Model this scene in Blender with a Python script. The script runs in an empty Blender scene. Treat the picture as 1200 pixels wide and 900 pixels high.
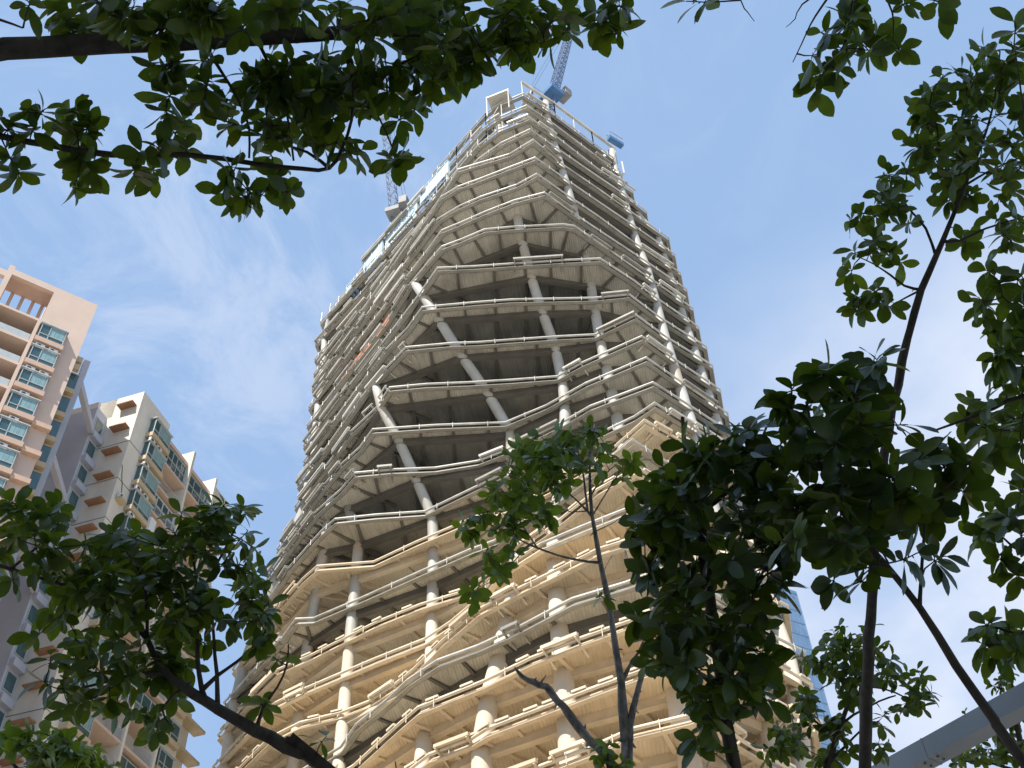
import bpy, math, random
from mathutils import Vector, Matrix, Quaternion
from mathutils.geometry import tessellate_polygon
R = math.radians
SC = bpy.context.scene
COL = SC.collection
random.seed(7)

# ------------------------------------------------------------------ camera maths (survey of the photograph)
F_PX, PITCH, ROLL = 1300.0, R(48), R(-3)
CAM = Vector((0, 0, 1.6))
FW = Vector((0, math.cos(PITCH), math.sin(PITCH)))
UP0 = Vector((0, -math.sin(PITCH), math.cos(PITCH)))
RT0 = Vector((1, 0, 0))
RT = RT0 * math.cos(ROLL) + UP0 * math.sin(ROLL)
UPV = -RT0 * math.sin(ROLL) + UP0 * math.cos(ROLL)

def ray(x, y):
    return (FW * F_PX + RT * (x - 600) + UPV * (450 - y)).normalized()
def at_z(x, y, z):
    d = ray(x, y); return CAM + d * ((z - CAM.z) / d.z)
def at_d(x, y, d):
    return CAM + ray(x, y) * d

# ------------------------------------------------------------------ helpers
class MB:
    def __init__(s): s.v = []; s.f = []; s.m = []; s.sm = []
    def add(s, vs, fs, mi=0, smooth=False):
        b = len(s.v); s.v += [tuple(v) for v in vs]
        for f in fs: s.f.append([b + i for i in f]); s.m.append(mi); s.sm.append(smooth)
    def box(s, x0, x1, y0, y1, z0, z1, mi=0):
        s.add([(x0,y0,z0),(x1,y0,z0),(x1,y1,z0),(x0,y1,z0),(x0,y0,z1),(x1,y0,z1),(x1,y1,z1),(x0,y1,z1)],
              [(3,2,1,0),(4,5,6,7),(0,1,5,4),(1,2,6,5),(2,3,7,6),(3,0,4,7)], mi)
    def bar(s, a, b, w, h, mi=0, up=Vector((0,0,1))):
        a = Vector(a); b = Vector(b); d = (b - a)
        if d.length < 1e-5: return
        d.normalize(); sd = d.cross(up)
        if sd.length < 1e-3: sd = d.cross(Vector((1,0,0)))
        sd.normalize(); u = sd.cross(d).normalized(); sd *= w/2; u *= h/2
        s.add([a-sd-u,a+sd-u,a+sd+u,a-sd+u,b-sd-u,b+sd-u,b+sd+u,b-sd+u],
              [(3,2,1,0),(4,5,6,7),(0,1,5,4),(1,2,6,5),(2,3,7,6),(3,0,4,7)], mi)
    def tube(s, pts, rad, n=8, mi=0, cap=True, knobs=None):
        pts = [Vector(p) for p in pts]; N = len(pts)
        if not hasattr(rad, '__len__'): rad = [rad]*N
        t0 = (pts[1]-pts[0]).normalized()
        a = t0.orthogonal().normalized(); b0 = len(s.v)
        for i in range(N):
            t = (pts[min(i+1,N-1)] - pts[max(i-1,0)]).normalized()
            a = (a - t*a.dot(t)).normalized(); bb = t.cross(a)
            for k in range(n):
                an = 2*math.pi*k/n
                r = rad[i] * (1 if not knobs else 1 + random.uniform(-knobs, knobs))
                s.v.append(tuple(pts[i] + (a*math.cos(an) + bb*math.sin(an))*r))
        for i in range(N-1):
            for k in range(n):
                s.f.append([b0+i*n+k, b0+i*n+(k+1)%n, b0+(i+1)*n+(k+1)%n, b0+(i+1)*n+k]); s.m.append(mi); s.sm.append(True)
        if cap:
            s.f.append([b0+k for k in range(n)][::-1]); s.m.append(mi); s.sm.append(False)
            s.f.append([b0+(N-1)*n+k for k in range(n)]); s.m.append(mi); s.sm.append(False)
    def build(s, name, mats, parent=None):
        me = bpy.data.meshes.new(name); me.from_pydata(s.v, [], s.f)
        if not isinstance(mats, (list, tuple)): mats = [mats]
        for m in mats: me.materials.append(m)
        me.polygons.foreach_set('material_index', s.m)
        me.polygons.foreach_set('use_smooth', s.sm)
        me.update()
        o = bpy.data.objects.new(name, me); COL.objects.link(o)
        if parent: o.parent = parent
        return o

def tag(o, label=None, cat=None, group=None, kind=None):
    if label: o['label'] = label
    if cat: o['category'] = cat
    if group: o['group'] = group
    if kind: o['kind'] = kind
    return o
def empty(name, loc, rz=0):
    o = bpy.data.objects.new(name, None); COL.objects.link(o)
    o.location = loc; o.rotation_euler = (0,0,rz); o.empty_display_size = .5
    return o
def copy_part(o, parent, off):
    c = o.copy(); COL.objects.link(c); c.parent = parent; c.location = Vector(o.location) + Vector(off)
    for ch in list(o.children):
        d = ch.copy(); COL.objects.link(d); d.parent = c
    return c

# ------------------------------------------------------------------ materials
def mat(name, col, rough=.7, var=.12, scale=1.0, metal=0, bump=0, stain=0, stretch=(1,1,1), stain_col=None, spec=None):
    m = bpy.data.materials.new(name); m.use_nodes = True; nt = m.node_tree; N = nt.nodes; L = nt.links
    bs = N['Principled BSDF']; bs.inputs['Roughness'].default_value = rough; bs.inputs['Metallic'].default_value = metal
    if spec is not None: bs.inputs['Specular IOR Level'].default_value = spec
    tc = N.new('ShaderNodeTexCoord'); mp = N.new('ShaderNodeMapping'); mp.inputs['Scale'].default_value = stretch
    L.new(tc.outputs['Object'], mp.inputs['Vector'])
    nz = N.new('ShaderNodeTexNoise'); nz.inputs['Scale'].default_value = scale; nz.inputs['Detail'].default_value = 6; nz.inputs['Roughness'].default_value = .6
    L.new(mp.outputs[0], nz.inputs['Vector'])
    mr = N.new('ShaderNodeMapRange'); mr.inputs[1].default_value = .3; mr.inputs[2].default_value = .7
    mr.inputs[3].default_value = 1-var; mr.inputs[4].default_value = 1+var; L.new(nz.outputs['Fac'], mr.inputs[0])
    mx = N.new('ShaderNodeVectorMath'); mx.operation = 'SCALE'; mx.inputs[0].default_value = col[:3]; L.new(mr.outputs[0], mx.inputs['Scale'])
    out = mx.outputs[0]
    if stain:
        n2 = N.new('ShaderNodeTexNoise'); n2.inputs['Scale'].default_value = scale*.35; n2.inputs['Detail'].default_value = 4; L.new(tc.outputs['Object'], n2.inputs['Vector'])
        r2 = N.new('ShaderNodeMapRange'); r2.inputs[1].default_value = .52; r2.inputs[2].default_value = .72; r2.inputs[3].default_value = 0; r2.inputs[4].default_value = stain; L.new(n2.outputs['Fac'], r2.inputs[0])
        mm = N.new('ShaderNodeMix'); mm.data_type = 'RGBA'; L.new(r2.outputs[0], mm.inputs['Factor']); L.new(out, mm.inputs['A'])
        sc = stain_col or tuple(c*.45 for c in col[:3]); mm.inputs['B'].default_value = (*sc, 1); out = mm.outputs['Result']
    L.new(out, bs.inputs['Base Color'])
    if bump:
        bp = N.new('ShaderNodeBump'); bp.inputs['Strength'].default_value = bump; L.new(nz.outputs['Fac'], bp.inputs['Height']); L.new(bp.outputs[0], bs.inputs['Normal'])
    return m

def deck_mat(name, col, col2):
    # profiled metal deck: fine flutes plus panel-to-panel tone and run-off streaks
    m = bpy.data.materials.new(name); m.use_nodes = True; nt = m.node_tree; N = nt.nodes; L = nt.links
    bs = N['Principled BSDF']; bs.inputs['Roughness'].default_value = .65
    tc = N.new('ShaderNodeTexCoord'); wv = N.new('ShaderNodeTexWave'); wv.wave_type = 'BANDS'; wv.bands_direction = 'X'
    mp = N.new('ShaderNodeMapping'); mp.inputs['Rotation'].default_value = (0, 0, R(8)); L.new(tc.outputs['Object'], mp.inputs['Vector'])
    wv.inputs['Scale'].default_value = 1.15; wv.inputs['Distortion'].default_value = .6; wv.inputs['Detail'].default_value = 1; L.new(mp.outputs[0], wv.inputs['Vector'])
    nz = N.new('ShaderNodeTexNoise'); nz.inputs['Scale'].default_value = .35; nz.inputs['Detail'].default_value = 7; L.new(tc.outputs['Object'], nz.inputs['Vector'])
    m2 = N.new('ShaderNodeMapping'); m2.inputs['Scale'].default_value = (3, .25, 1); L.new(mp.outputs[0], m2.inputs['Vector'])
    n2 = N.new('ShaderNodeTexNoise'); n2.inputs['Scale'].default_value = 1.0; n2.inputs['Detail'].default_value = 3; L.new(m2.outputs[0], n2.inputs['Vector'])
    ad = N.new('ShaderNodeMath'); ad.operation = 'MULTIPLY_ADD'; ad.inputs[1].default_value = .5; L.new(n2.outputs['Fac'], ad.inputs[0]); L.new(nz.outputs['Fac'], ad.inputs[2])
    a2 = N.new('ShaderNodeMath'); a2.operation = 'MULTIPLY_ADD'; a2.inputs[1].default_value = .10; L.new(wv.outputs['Fac'], a2.inputs[0]); L.new(ad.outputs[0], a2.inputs[2])
    mr = N.new('ShaderNodeMapRange'); mr.inputs[1].default_value = .55; mr.inputs[2].default_value = 1.05; L.new(a2.outputs[0], mr.inputs[0])
    mx = N.new('ShaderNodeMix'); mx.data_type = 'RGBA'; mx.inputs['A'].default_value = (*col2, 1); mx.inputs['B'].default_value = (*col, 1); L.new(mr.outputs[0], mx.inputs['Factor'])
    L.new(mx.outputs['Result'], bs.inputs['Base Color'])
    bp = N.new('ShaderNodeBump'); bp.inputs['Strength'].default_value = .6; bp.inputs['Distance'].default_value = .06; L.new(wv.outputs['Fac'], bp.inputs['Height']); L.new(bp.outputs[0], bs.inputs['Normal'])
    return m

def leaf_mat(name, dark, light, trans):
    m = bpy.data.materials.new(name); m.use_nodes = True; nt = m.node_tree; N = nt.nodes; L = nt.links
    N.remove(N['Principled BSDF']); out = N['Material Output']
    ge = N.new('ShaderNodeNewGeometry')
    rp = N.new('ShaderNodeValToRGB'); rp.color_ramp.elements[0].color = (*dark, 1); rp.color_ramp.elements[1].color = (*light, 1)
    e = rp.color_ramp.elements.new(.7); e.color = (*[d*.5+l*.5 for d, l in zip(dark, light)], 1)
    L.new(ge.outputs['Random Per Island'], rp.inputs[0])
    tc = N.new('ShaderNodeTexCoord'); nz = N.new('ShaderNodeTexNoise'); nz.inputs['Scale'].default_value = 25; nz.inputs['Detail'].default_value = 3; L.new(tc.outputs['Object'], nz.inputs['Vector'])
    mr = N.new('ShaderNodeMapRange'); mr.inputs[3].default_value = .7; mr.inputs[4].default_value = 1.3; L.new(nz.outputs['Fac'], mr.inputs[0])
    sc = N.new('ShaderNodeVectorMath'); sc.operation = 'SCALE'; L.new(rp.outputs[0], sc.inputs[0]); L.new(mr.outputs[0], sc.inputs['Scale'])
    pb = N.new('ShaderNodeBsdfPrincipled'); pb.inputs['Roughness'].default_value = .38; pb.inputs['Specular IOR Level'].default_value = .28; L.new(sc.outputs[0], pb.inputs['Base Color'])
    tr = N.new('ShaderNodeBsdfTranslucent'); s2 = N.new('ShaderNodeVectorMath'); s2.operation = 'MULTIPLY'; s2.inputs[1].default_value = trans; L.new(sc.outputs[0], s2.inputs[0]); L.new(s2.outputs[0], tr.inputs['Color'])
    ad = N.new('ShaderNodeAddShader'); L.new(pb.outputs[0], ad.inputs[0]); L.new(tr.outputs[0], ad.inputs[1]); L.new(ad.outputs[0], out.inputs['Surface'])
    return m

def glass_mat(name, col, rough=.08):
    m = mat(name, col, rough, .25, .8, spec=.8)
    return m

M = dict(
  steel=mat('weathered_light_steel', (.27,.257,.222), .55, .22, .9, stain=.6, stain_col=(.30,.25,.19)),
  steel_dark=mat('shadow_gap_steel', (.085,.085,.082), .6, .2, .7),  # web colour darkened for the shadow gap under the edge rail
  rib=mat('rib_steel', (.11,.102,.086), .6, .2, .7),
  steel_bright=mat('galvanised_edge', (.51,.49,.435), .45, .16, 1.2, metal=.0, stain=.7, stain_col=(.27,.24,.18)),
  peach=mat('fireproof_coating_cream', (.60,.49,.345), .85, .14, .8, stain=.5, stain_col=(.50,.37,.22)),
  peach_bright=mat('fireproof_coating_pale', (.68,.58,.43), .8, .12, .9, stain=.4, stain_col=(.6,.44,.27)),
  col=mat('column_paint', (.41,.40,.36), .6, .12, .6, stain=.6, stain_col=(.40,.29,.17)),
  col_peach=mat('column_coating', (.58,.50,.385), .8, .08, .5, stain=.2, stain_col=(.5,.4,.26)),
  deck=deck_mat('metal_deck_grey', (.54,.51,.435), (.29,.272,.228)),
  deck_in_shade=deck_mat('shade_darkened_inner_deck', (.31,.295,.25), (.17,.163,.14)),  # shade of the tower interior put into the deck colour
  deck_peach_in=deck_mat('light_lifted_sprayed_deck', (.74,.62,.44), (.58,.475,.33)),  # paler than the outer deck, for light reaching deep inside
  deck_peach=deck_mat('sprayed_deck_cream', (.66,.54,.375), (.46,.365,.245)),
  core=mat('core_concrete', (.12,.115,.11), .9, .2, .3),
  orange=mat('orange_guard_mesh', (.62,.20,.06), .7, .2, 2),
  netblue=mat('pale_blue_safety_screen', (.50,.64,.70), .7, .12, .35, stain=.3, stain_col=(.52,.68,.74)),
  mark=mat('screen_lettering', (.30,.42,.55), .7, .1, 1),
  craneblue=mat('crane_blue_paint', (.06,.16,.34), .5, .15, 1),
  cranegrey=mat('crane_lattice_paint', (.11,.16,.27), .5, .15, 1),
  cabin=mat('counterweight_grey', (.24,.24,.24), .7, .2, 1),
  pink=mat('salmon_tile_wall', (.60,.465,.38), .8, .05, .5, stain=.15, stain_col=(.52,.34,.26)),
  pinkdark=mat('terracotta_sill', (.53,.37,.28), .8, .1, 1),
  cream=mat('cream_tile_wall', (.68,.63,.54), .8, .09, .4, stain=.5, stain_col=(.42,.38,.31), stretch=(1,1,.25)),
  creamdark=mat('buff_sill', (.50,.40,.26), .8, .1, 1),
  brown=mat('brown_ledge', (.30,.16,.09), .85, .15, 1.5),
  bluegrey=mat('blue_grey_wall', (.46,.48,.53), .8, .06, .4, stain=.2, stain_col=(.22,.24,.3)),
  bluegrey2=mat('blue_grey_trim', (.46,.48,.54), .8, .06, .4),
  white=mat('white_frame', (.72,.73,.72), .5, .06, 2),
  winframe=mat('aluminium_window_frame', (.42,.46,.46), .4, .1, 2),
  glass=glass_mat('teal_window_glass', (.045,.10,.11)),
  curtain=mat('pale_curtain_behind_glass', (.20,.33,.34), .35, .35, 3, stretch=(4,4,.3), spec=.8),
  ac=mat('white_ac_casing', (.66,.65,.62), .55, .08, 3),
  dark=mat('dark_grille', (.04,.04,.045), .6, .2, 3),
  skyglass=mat('blue_curtain_wall', (.13,.22,.35), .22, .25, .15, spec=.9),
  mullion=mat('curtain_wall_mullion', (.13,.21,.33), .4, .1, 1),
  bark=mat('dark_bark', (.085,.065,.048), .9, .45, 18, bump=.9, stretch=(1,1,.5)),
  bark_pale=mat('grey_bark', (.26,.23,.195), .9, .55, 22, bump=.9, stain=.8, stretch=(1,1,.6)),
  beam=mat('galvanised_canopy_steel', (.36,.37,.38), .45, .12, 2, stain=.3),
  pave=mat('pale_paving', (.38,.345,.29), .9, .15, .12),
  road=mat('asphalt', (.06,.06,.06), .9, .2, 1.5),
  kerb=mat('granite_kerb', (.38,.37,.35), .85, .15, 3),
  paint=mat('road_paint', (.75,.75,.72), .8, .08, 3),
  leaf=leaf_mat('leaf_dark_green', (.024,.045,.007), (.056,.084,.012), (1.8,1.55,.45)),
  leaf_deep=leaf_mat('leaf_deep_green', (.020,.037,.006), (.044,.068,.010), (1.5,1.3,.4)),
  leaf_fresh=leaf_mat('leaf_fresh_green', (.036,.064,.009), (.075,.112,.017), (1.8,1.6,.5)),
)
DENS = .62
SUN_E = 5.0; SKY_S = .093; EXPO = 0.65
CLOUD_LOC = (0,0,0); HAZE_F = .75; HAZE_C = (2.85,4.3,6.75); CLOUD_C = (5.4,5.9,7.0)
# ------------------------------------------------------------------ setting: ground
def ground():
    g = MB(); g.add([(-3000,-3000,0),(3000,-3000,0),(3000,3000,0),(-3000,3000,0)], [(0,1,2,3)])
    tag(g.build('ground', M['pave']), kind='structure')
    g = MB(); g.add([(-400,18,.004),(400,18,.004),(400,30,.004),(-400,30,.004)], [(0,1,2,3)])
    tag(g.build('road', M['road']), kind='structure')
    g = MB()
    for y in (17.7, 30.0): g.box(-400, 400, y, y+.3, 0.0, .13)
    tag(g.build('kerb', M['kerb']), kind='structure')
    g = MB()
    for i in range(-60, 60): g.add([(i*6,23.93,.008),(i*6+3,23.93,.008),(i*6+3,24.07,.008),(i*6,24.07,.008)], [(0,1,2,3)])
    tag(g.build('road_markings', M['paint']), kind='structure')
ground()

# ------------------------------------------------------------------ the tower under construction
FL = {
 1: [(507, 203), (535, 171), (569, 132), (587, 120), (613, 109), (647, 131), (687, 161), (718, 184)],
 2: [(425, 305), (500, 222), (566, 150), (587, 136), (617, 123), (649, 145), (690, 176), (728, 204)],
 3: [(376, 377), (428, 319), (500, 240), (560, 170), (585, 151), (620, 137), (651, 159), (700, 197), (741, 223)],
 4: [(370, 402), (430, 335), (500, 256), (560, 186), (587, 167), (621, 151), (655, 175), (700, 206), (733, 228), (757, 247)],
 5: [(369, 420), (430, 350), (500, 257), (537, 198), (560, 191), (597, 180), (625, 163), (656, 190), (700, 220), (737, 246), (783, 278)],
 6: [(368, 437), (430, 355), (490, 268), (517, 230), (537, 218), (562, 209), (598, 195), (627, 184), (658, 206), (700, 235), (740, 262), (790, 297)],
 7: [(366, 455), (430, 368), (480, 300), (513, 256), (538, 241), (563, 230), (605, 216), (629, 203), (663, 227), (700, 252), (745, 285), (797, 319)],
 8: [(362, 476), (420, 398), (477, 323), (505, 287), (518, 269), (540, 260), (567, 248), (603, 234), (638, 225), (673, 250), (712, 276), (756, 305), (804, 338)],
 9: [(360, 497), (415, 425), (453, 376), (480, 333), (503, 305), (518, 288), (540, 280), (568, 268), (600, 265), (660, 262), (673, 264), (715, 293), (761, 325), (811, 360)],
 10: [(356, 521), (410, 450), (453, 395), (492, 343), (513, 313), (557, 311), (600, 308), (660, 304), (703, 302), (743, 328), (767, 347), (818, 382)],
 11: [(356, 540), (400, 480), (453, 408), (478, 383), (495, 359), (560, 353), (600, 350), (697, 348), (737, 344), (773, 371), (827, 405)],
 12: [(349, 567), (380, 527), (425, 463), (453, 430), (476, 406), (530, 401), (560, 400), (600, 397), (657, 393), (697, 391), (745, 368), (779, 393), (834, 427)],
 13: [(346, 592), (390, 535), (412, 504), (441, 477), (457, 453), (500, 449), (550, 447), (600, 444), (653, 440), (682, 424), (752, 393), (787, 418), (843, 455)],
 14: [(325, 642), (350, 607), (382, 565), (400, 543), (422, 523), (437, 502), (510, 497), (592, 494), (640, 474), (686, 448), (757, 418), (796, 445), (852, 483)],
 15: [(313, 677), (337, 643), (372, 597), (400, 572), (416, 553), (460, 549), (510, 547), (560, 539), (593, 526), (660, 493), (691, 475), (765, 447), (803, 471), (861, 509)],
 16: [(293, 730), (322, 690), (338, 665), (376, 622), (393, 607), (440, 602), (498, 598), (560, 568), (590, 553), (640, 533), (695, 510), (743, 487), (767, 471), (812, 499), (870, 537)],
 17: [(273, 783), (300, 747), (327, 710), (355, 677), (372, 662), (438, 657), (487, 634), (560, 603), (600, 592), (640, 573), (680, 550), (718, 524), (755, 491), (785, 508), (880, 562)],
 18: [(263, 822), (312, 768), (332, 745), (347, 724), (368, 723), (422, 700), (500, 665), (550, 643), (580, 632), (640, 592), (700, 548), (741, 514), (768, 532), (890, 607)],
 19: [(256, 860), (297, 812), (326, 783), (367, 765), (440, 728), (492, 707), (547, 690), (590, 655), (640, 620), (700, 572), (746, 546), (780, 567), (900, 641)],
 20: [(250, 897), (305, 837), (323, 822), (358, 805), (440, 770), (498, 747), (528, 727), (560, 700), (583, 668), (633, 636), (680, 616), (733, 595), (752, 587), (785, 606), (910, 676)],
 21: [(245, 935), (307, 872), (318, 862), (352, 845), (400, 833), (433, 820), (463, 800), (485, 782), (517, 750), (560, 713), (607, 688), (640, 672), (700, 642), (762, 622), (795, 641), (922, 708)],
 22: [(240, 975), (300, 935), (350, 903), (400, 873), (418, 847), (455, 817), (478, 795), (513, 772), (560, 755), (610, 732), (670, 700), (733, 681), (775, 665), (810, 686), (884, 732), (942, 762)],
 23: [(238, 1015), (300, 965), (350, 935), (415, 895), (455, 858), (467, 847), (490, 827), (530, 811), (567, 796), (620, 770), (680, 746), (733, 727), (803, 703), (850, 735), (906, 774), (950, 800)],
 24: [(236, 1055), (340, 975), (420, 935), (482, 898), (503, 882), (553, 863), (570, 852), (625, 831), (690, 806), (755, 782), (812, 762), (850, 787), (900, 818), (957, 850)],
 25: [(232, 1100), (340, 1030), (480, 955), (560, 922), (632, 896), (698, 871), (740, 852), (806, 836), (822, 830), (870, 866), (910, 890), (960, 918)],
}
H = 4.5
def zk(k): return 38 + (25-k)*H
def outline(k):
    kk = min(k, 25); z = zk(kk)
    P = [at_z(x, y, z).xy for x, y in FL[kk]]
    if k > 25:
        c = Vector((0, 92)); s = 1 - .004*(k-25)
        P = [c + (p-c)*s for p in P]
    return P
CEN = Vector((-2, 99))
def closed(k):
    P = outline(k); r = P[-1]; l = P[0]
    if k <= 2: back = [r+Vector((1,7)), Vector((5,98)), Vector((-6,100)), l+Vector((1.5,2.5))]
    elif k <= 4: back = [r+Vector((1.5,9)), Vector((14,108)), Vector((0,112)), Vector((-14,112)), l+Vector((1.2,7))]
    else: back = [r+Vector((1.6,8)), r+Vector((.4,24)), Vector((8,121)), Vector((-11,123)), l+Vector((2.2,9))]
    return P + back
def inset(P, d):
    # P counter-clockwise seen from above; positive d moves inwards
    n = len(P); out = []
    for i in range(n):
        a = (P[i]-P[i-1]); b = (P[(i+1)%n]-P[i])
        if a.length < 1e-6: a = b
        a = a.normalized(); b = b.normalized()
        na = Vector((-a.y, a.x)); nb = Vector((-b.y, b.x)); m = (na+nb)
        if m.length < 1e-3: m = na
        m.normalize(); k = d/max(.45, m.dot(na)); out.append(P[i] + m*k)
    return out
def prism(mb, P, z0, z1, mi_side=0, mi_bot=0, mi_top=0):
    n = len(P); tri = tessellate_polygon([[Vector((p.x,p.y,0)) for p in P]])
    vb = [(p.x,p.y,z0) for p in P]; vt = [(p.x,p.y,z1) for p in P]
    mb.add(vb, [t[::-1] if (P[t[1]]-P[t[0]]).cross(P[t[2]]-P[t[0]]) > 0 else t for t in tri], mi_bot)
    mb.add(vt, [t if (P[t[1]]-P[t[0]]).cross(P[t[2]]-P[t[0]]) > 0 else t[::-1] for t in tri], mi_top)
    mb.add(vb+vt, [(i,(i+1)%n,n+(i+1)%n,n+i) for i in range(n)], mi_side)
def sweep(mb, P, prof, z, i0, i1, mi=0, close=False, mfn=None):
    # prof: list of (outward, dz) closed loop; follows P from index i0 to i1
    offs = {}
    n = len(P); m = len(prof)
    for u in set(p[0] for p in prof): offs[u] = inset(P, -u)
    idx = list(range(i0, i1+1)); b = len(mb.v)
    for i in idx:
        for u, dz in prof:
            q = offs[u][i % n]; mb.v.append((q.x, q.y, z+dz))
    for j in range(len(idx)-1):
        for k in range(m):
            mb.f.append([b+j*m+k, b+j*m+(k+1)%m, b+(j+1)*m+(k+1)%m, b+(j+1)*m+k][::-1])
            mb.m.append(mfn(P[idx[j] % n]) if mfn else mi); mb.sm.append(False)
    for e, s in ((0, 1), (len(idx)-1, -1)):
        fc = [b+e*m+k for k in range(m)]
        mb.f.append(fc if s > 0 else fc[::-1]); mb.m.append(mi); mb.sm.append(False)

def edge_r(P, az):
    t = math.tan(R(az)); best = None
    for i in range(len(P)-1):
        a, b = P[i], P[i+1]; dx, dy = b.x-a.x, b.y-a.y; den = dx - t*dy
        if abs(den) < 1e-9: continue
        s = (t*a.y - a.x)/den
        if -1e-6 <= s <= 1+1e-6:
            r = (a + (b-a)*s).length
            best = r if best is None else min(best, r)
    return best

# columns: (floor, azimuth in degrees, horizontal distance)
COLS = {
 'V': [(15,-11.6,91.5),(16,-10.7,92),(18,-10.7,91.8),(20,-10.7,90.3),(22,-10.7,88),(23,-10.7,85.5),(25,-10.7,81.5),(33,-10.7,80)],
 'U': [(1,-6.2,88),(4,-6.8,88),(9,-8.6,84.6),(12,-10.4,84.4),(13,-9.9,83.9),(14,-8.5,85.1),(15,-7.1,86.4),(16,-5.9,87.3),(17,-5.75,87),(18,-5.75,86.8),(19,-5.75,85.6),(20,-5.75,84.3),(21,-5.75,81.6),(22,-5.8,78.5),(23,-6,76),(24,-6.2,74.3),(25,-6.2,72.6),(33,-6.2,72)],
 'P': [(5,-5.2,80),(7,-6.6,80),(9,-7.8,80.4),(10,-7.05,79.4),(11,-5.8,79),(12,-3.9,80.6),(13,-1.9,82.3),(14,-.3,84),(16,-.3,83.4),(17,-.3,82.8),(18,-.3,81.2),(19,-.3,79),(20,-.5,76.4),(21,-1,74.2),(22,-1.6,73),(23,-2.3,71.5),(24,-2.8,70.6),(25,-2.8,69.9),(33,-2.8,69)],
 'Q': [(1,.0,78.5),(3,.3,77.6),(6,1.0,75.2),(7,1.15,75),(8,1.3,74.4),(9,1.6,75),(10,2.1,76.6),(11,2.8,78.4),(12,3.6,80.2),(13,3.9,81.6),(14,3.9,80.8),(15,3.7,80.3),(16,3.3,79.6),(17,2.9,79.2),(18,2.5,77.4),(19,2.3,75.4),(20,2.15,73),(21,2.15,71),(22,2.15,69.4),(25,2.15,66.4),(33,2.15,66)],
 'S': [(1,5.1,78.5),(3,5.5,77.9),(5,5.95,76.9),(7,6.5,76.6),(8,6.8,76.6),(9,7.0,77),(10,7.1,77.8),(11,7.15,79.2),(12,7.2,80.2),(13,7.4,80),(14,7.5,79.4),(15,7.6,78.6),(16,7.7,77.8),(17,7.8,76.2),(18,8,74.2),(19,8.2,72),(20,8.3,70.4),(21,8.4,68.6),(22,8.5,67.2),(24,8.6,65.2),(25,8.7,64.6),(33,8.7,64)],
 'T': [(1,11.0,88.4),(5,11.4,85.9),(6,11.5,85.4),(8,12.0,84.9),(12,12.29,82.2),(15,12.72,80.1),(16,12.88,79),(19,13,77),(22,13.1,73.6),(25,13.3,70),(33,13.3,69)],
 'M': [(1,-8.6,95),(4,-9.2,94),(9,-10.4,91),(13,-12.7,94.6),(16,-12.9,93.3),(18,-13.2,96),(21,-13.2,93),(25,-13.2,84.8),(33,-13.2,84)],
}
def col_at(pts, k):
    if k <= pts[0][0]: k0 = pts[0]; return k0[1], k0[2]
    for a, b in zip(pts, pts[1:]):
        if a[0] <= k <= b[0]:
            t = (k-a[0])/(b[0]-a[0]); return a[1]+(b[1]-a[1])*t, a[2]+(b[2]-a[2])*t
    return pts[-1][1], pts[-1][2]
def col_xy(name, k):
    if name == 'LT' or name == 'RT':
        P = outline(min(k, 33)); v = P[0] if name == 'LT' else P[-1]
        w = P[1] if name == 'LT' else P[-2]
        d = (w-v).normalized(); inn = (Vector((-2, 100))-v).normalized()
        return v + d*.9 + inn*1.0
    az, D = col_at(COLS[name], k)
    rr = edge_r(outline(k), az)
    if rr: D = max(D, rr + .95 + (2.6 if (name == 'U' and k < 12) or (name == 'P' and k < 9) or (name == 'M') or (name == 'S' and k in (8,9,10)) else 0))
    return Vector((math.sin(R(az))*D, math.cos(R(az))*D))
ORDER = ['LT','M','V','U','P','Q','S','T','RT']

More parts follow.
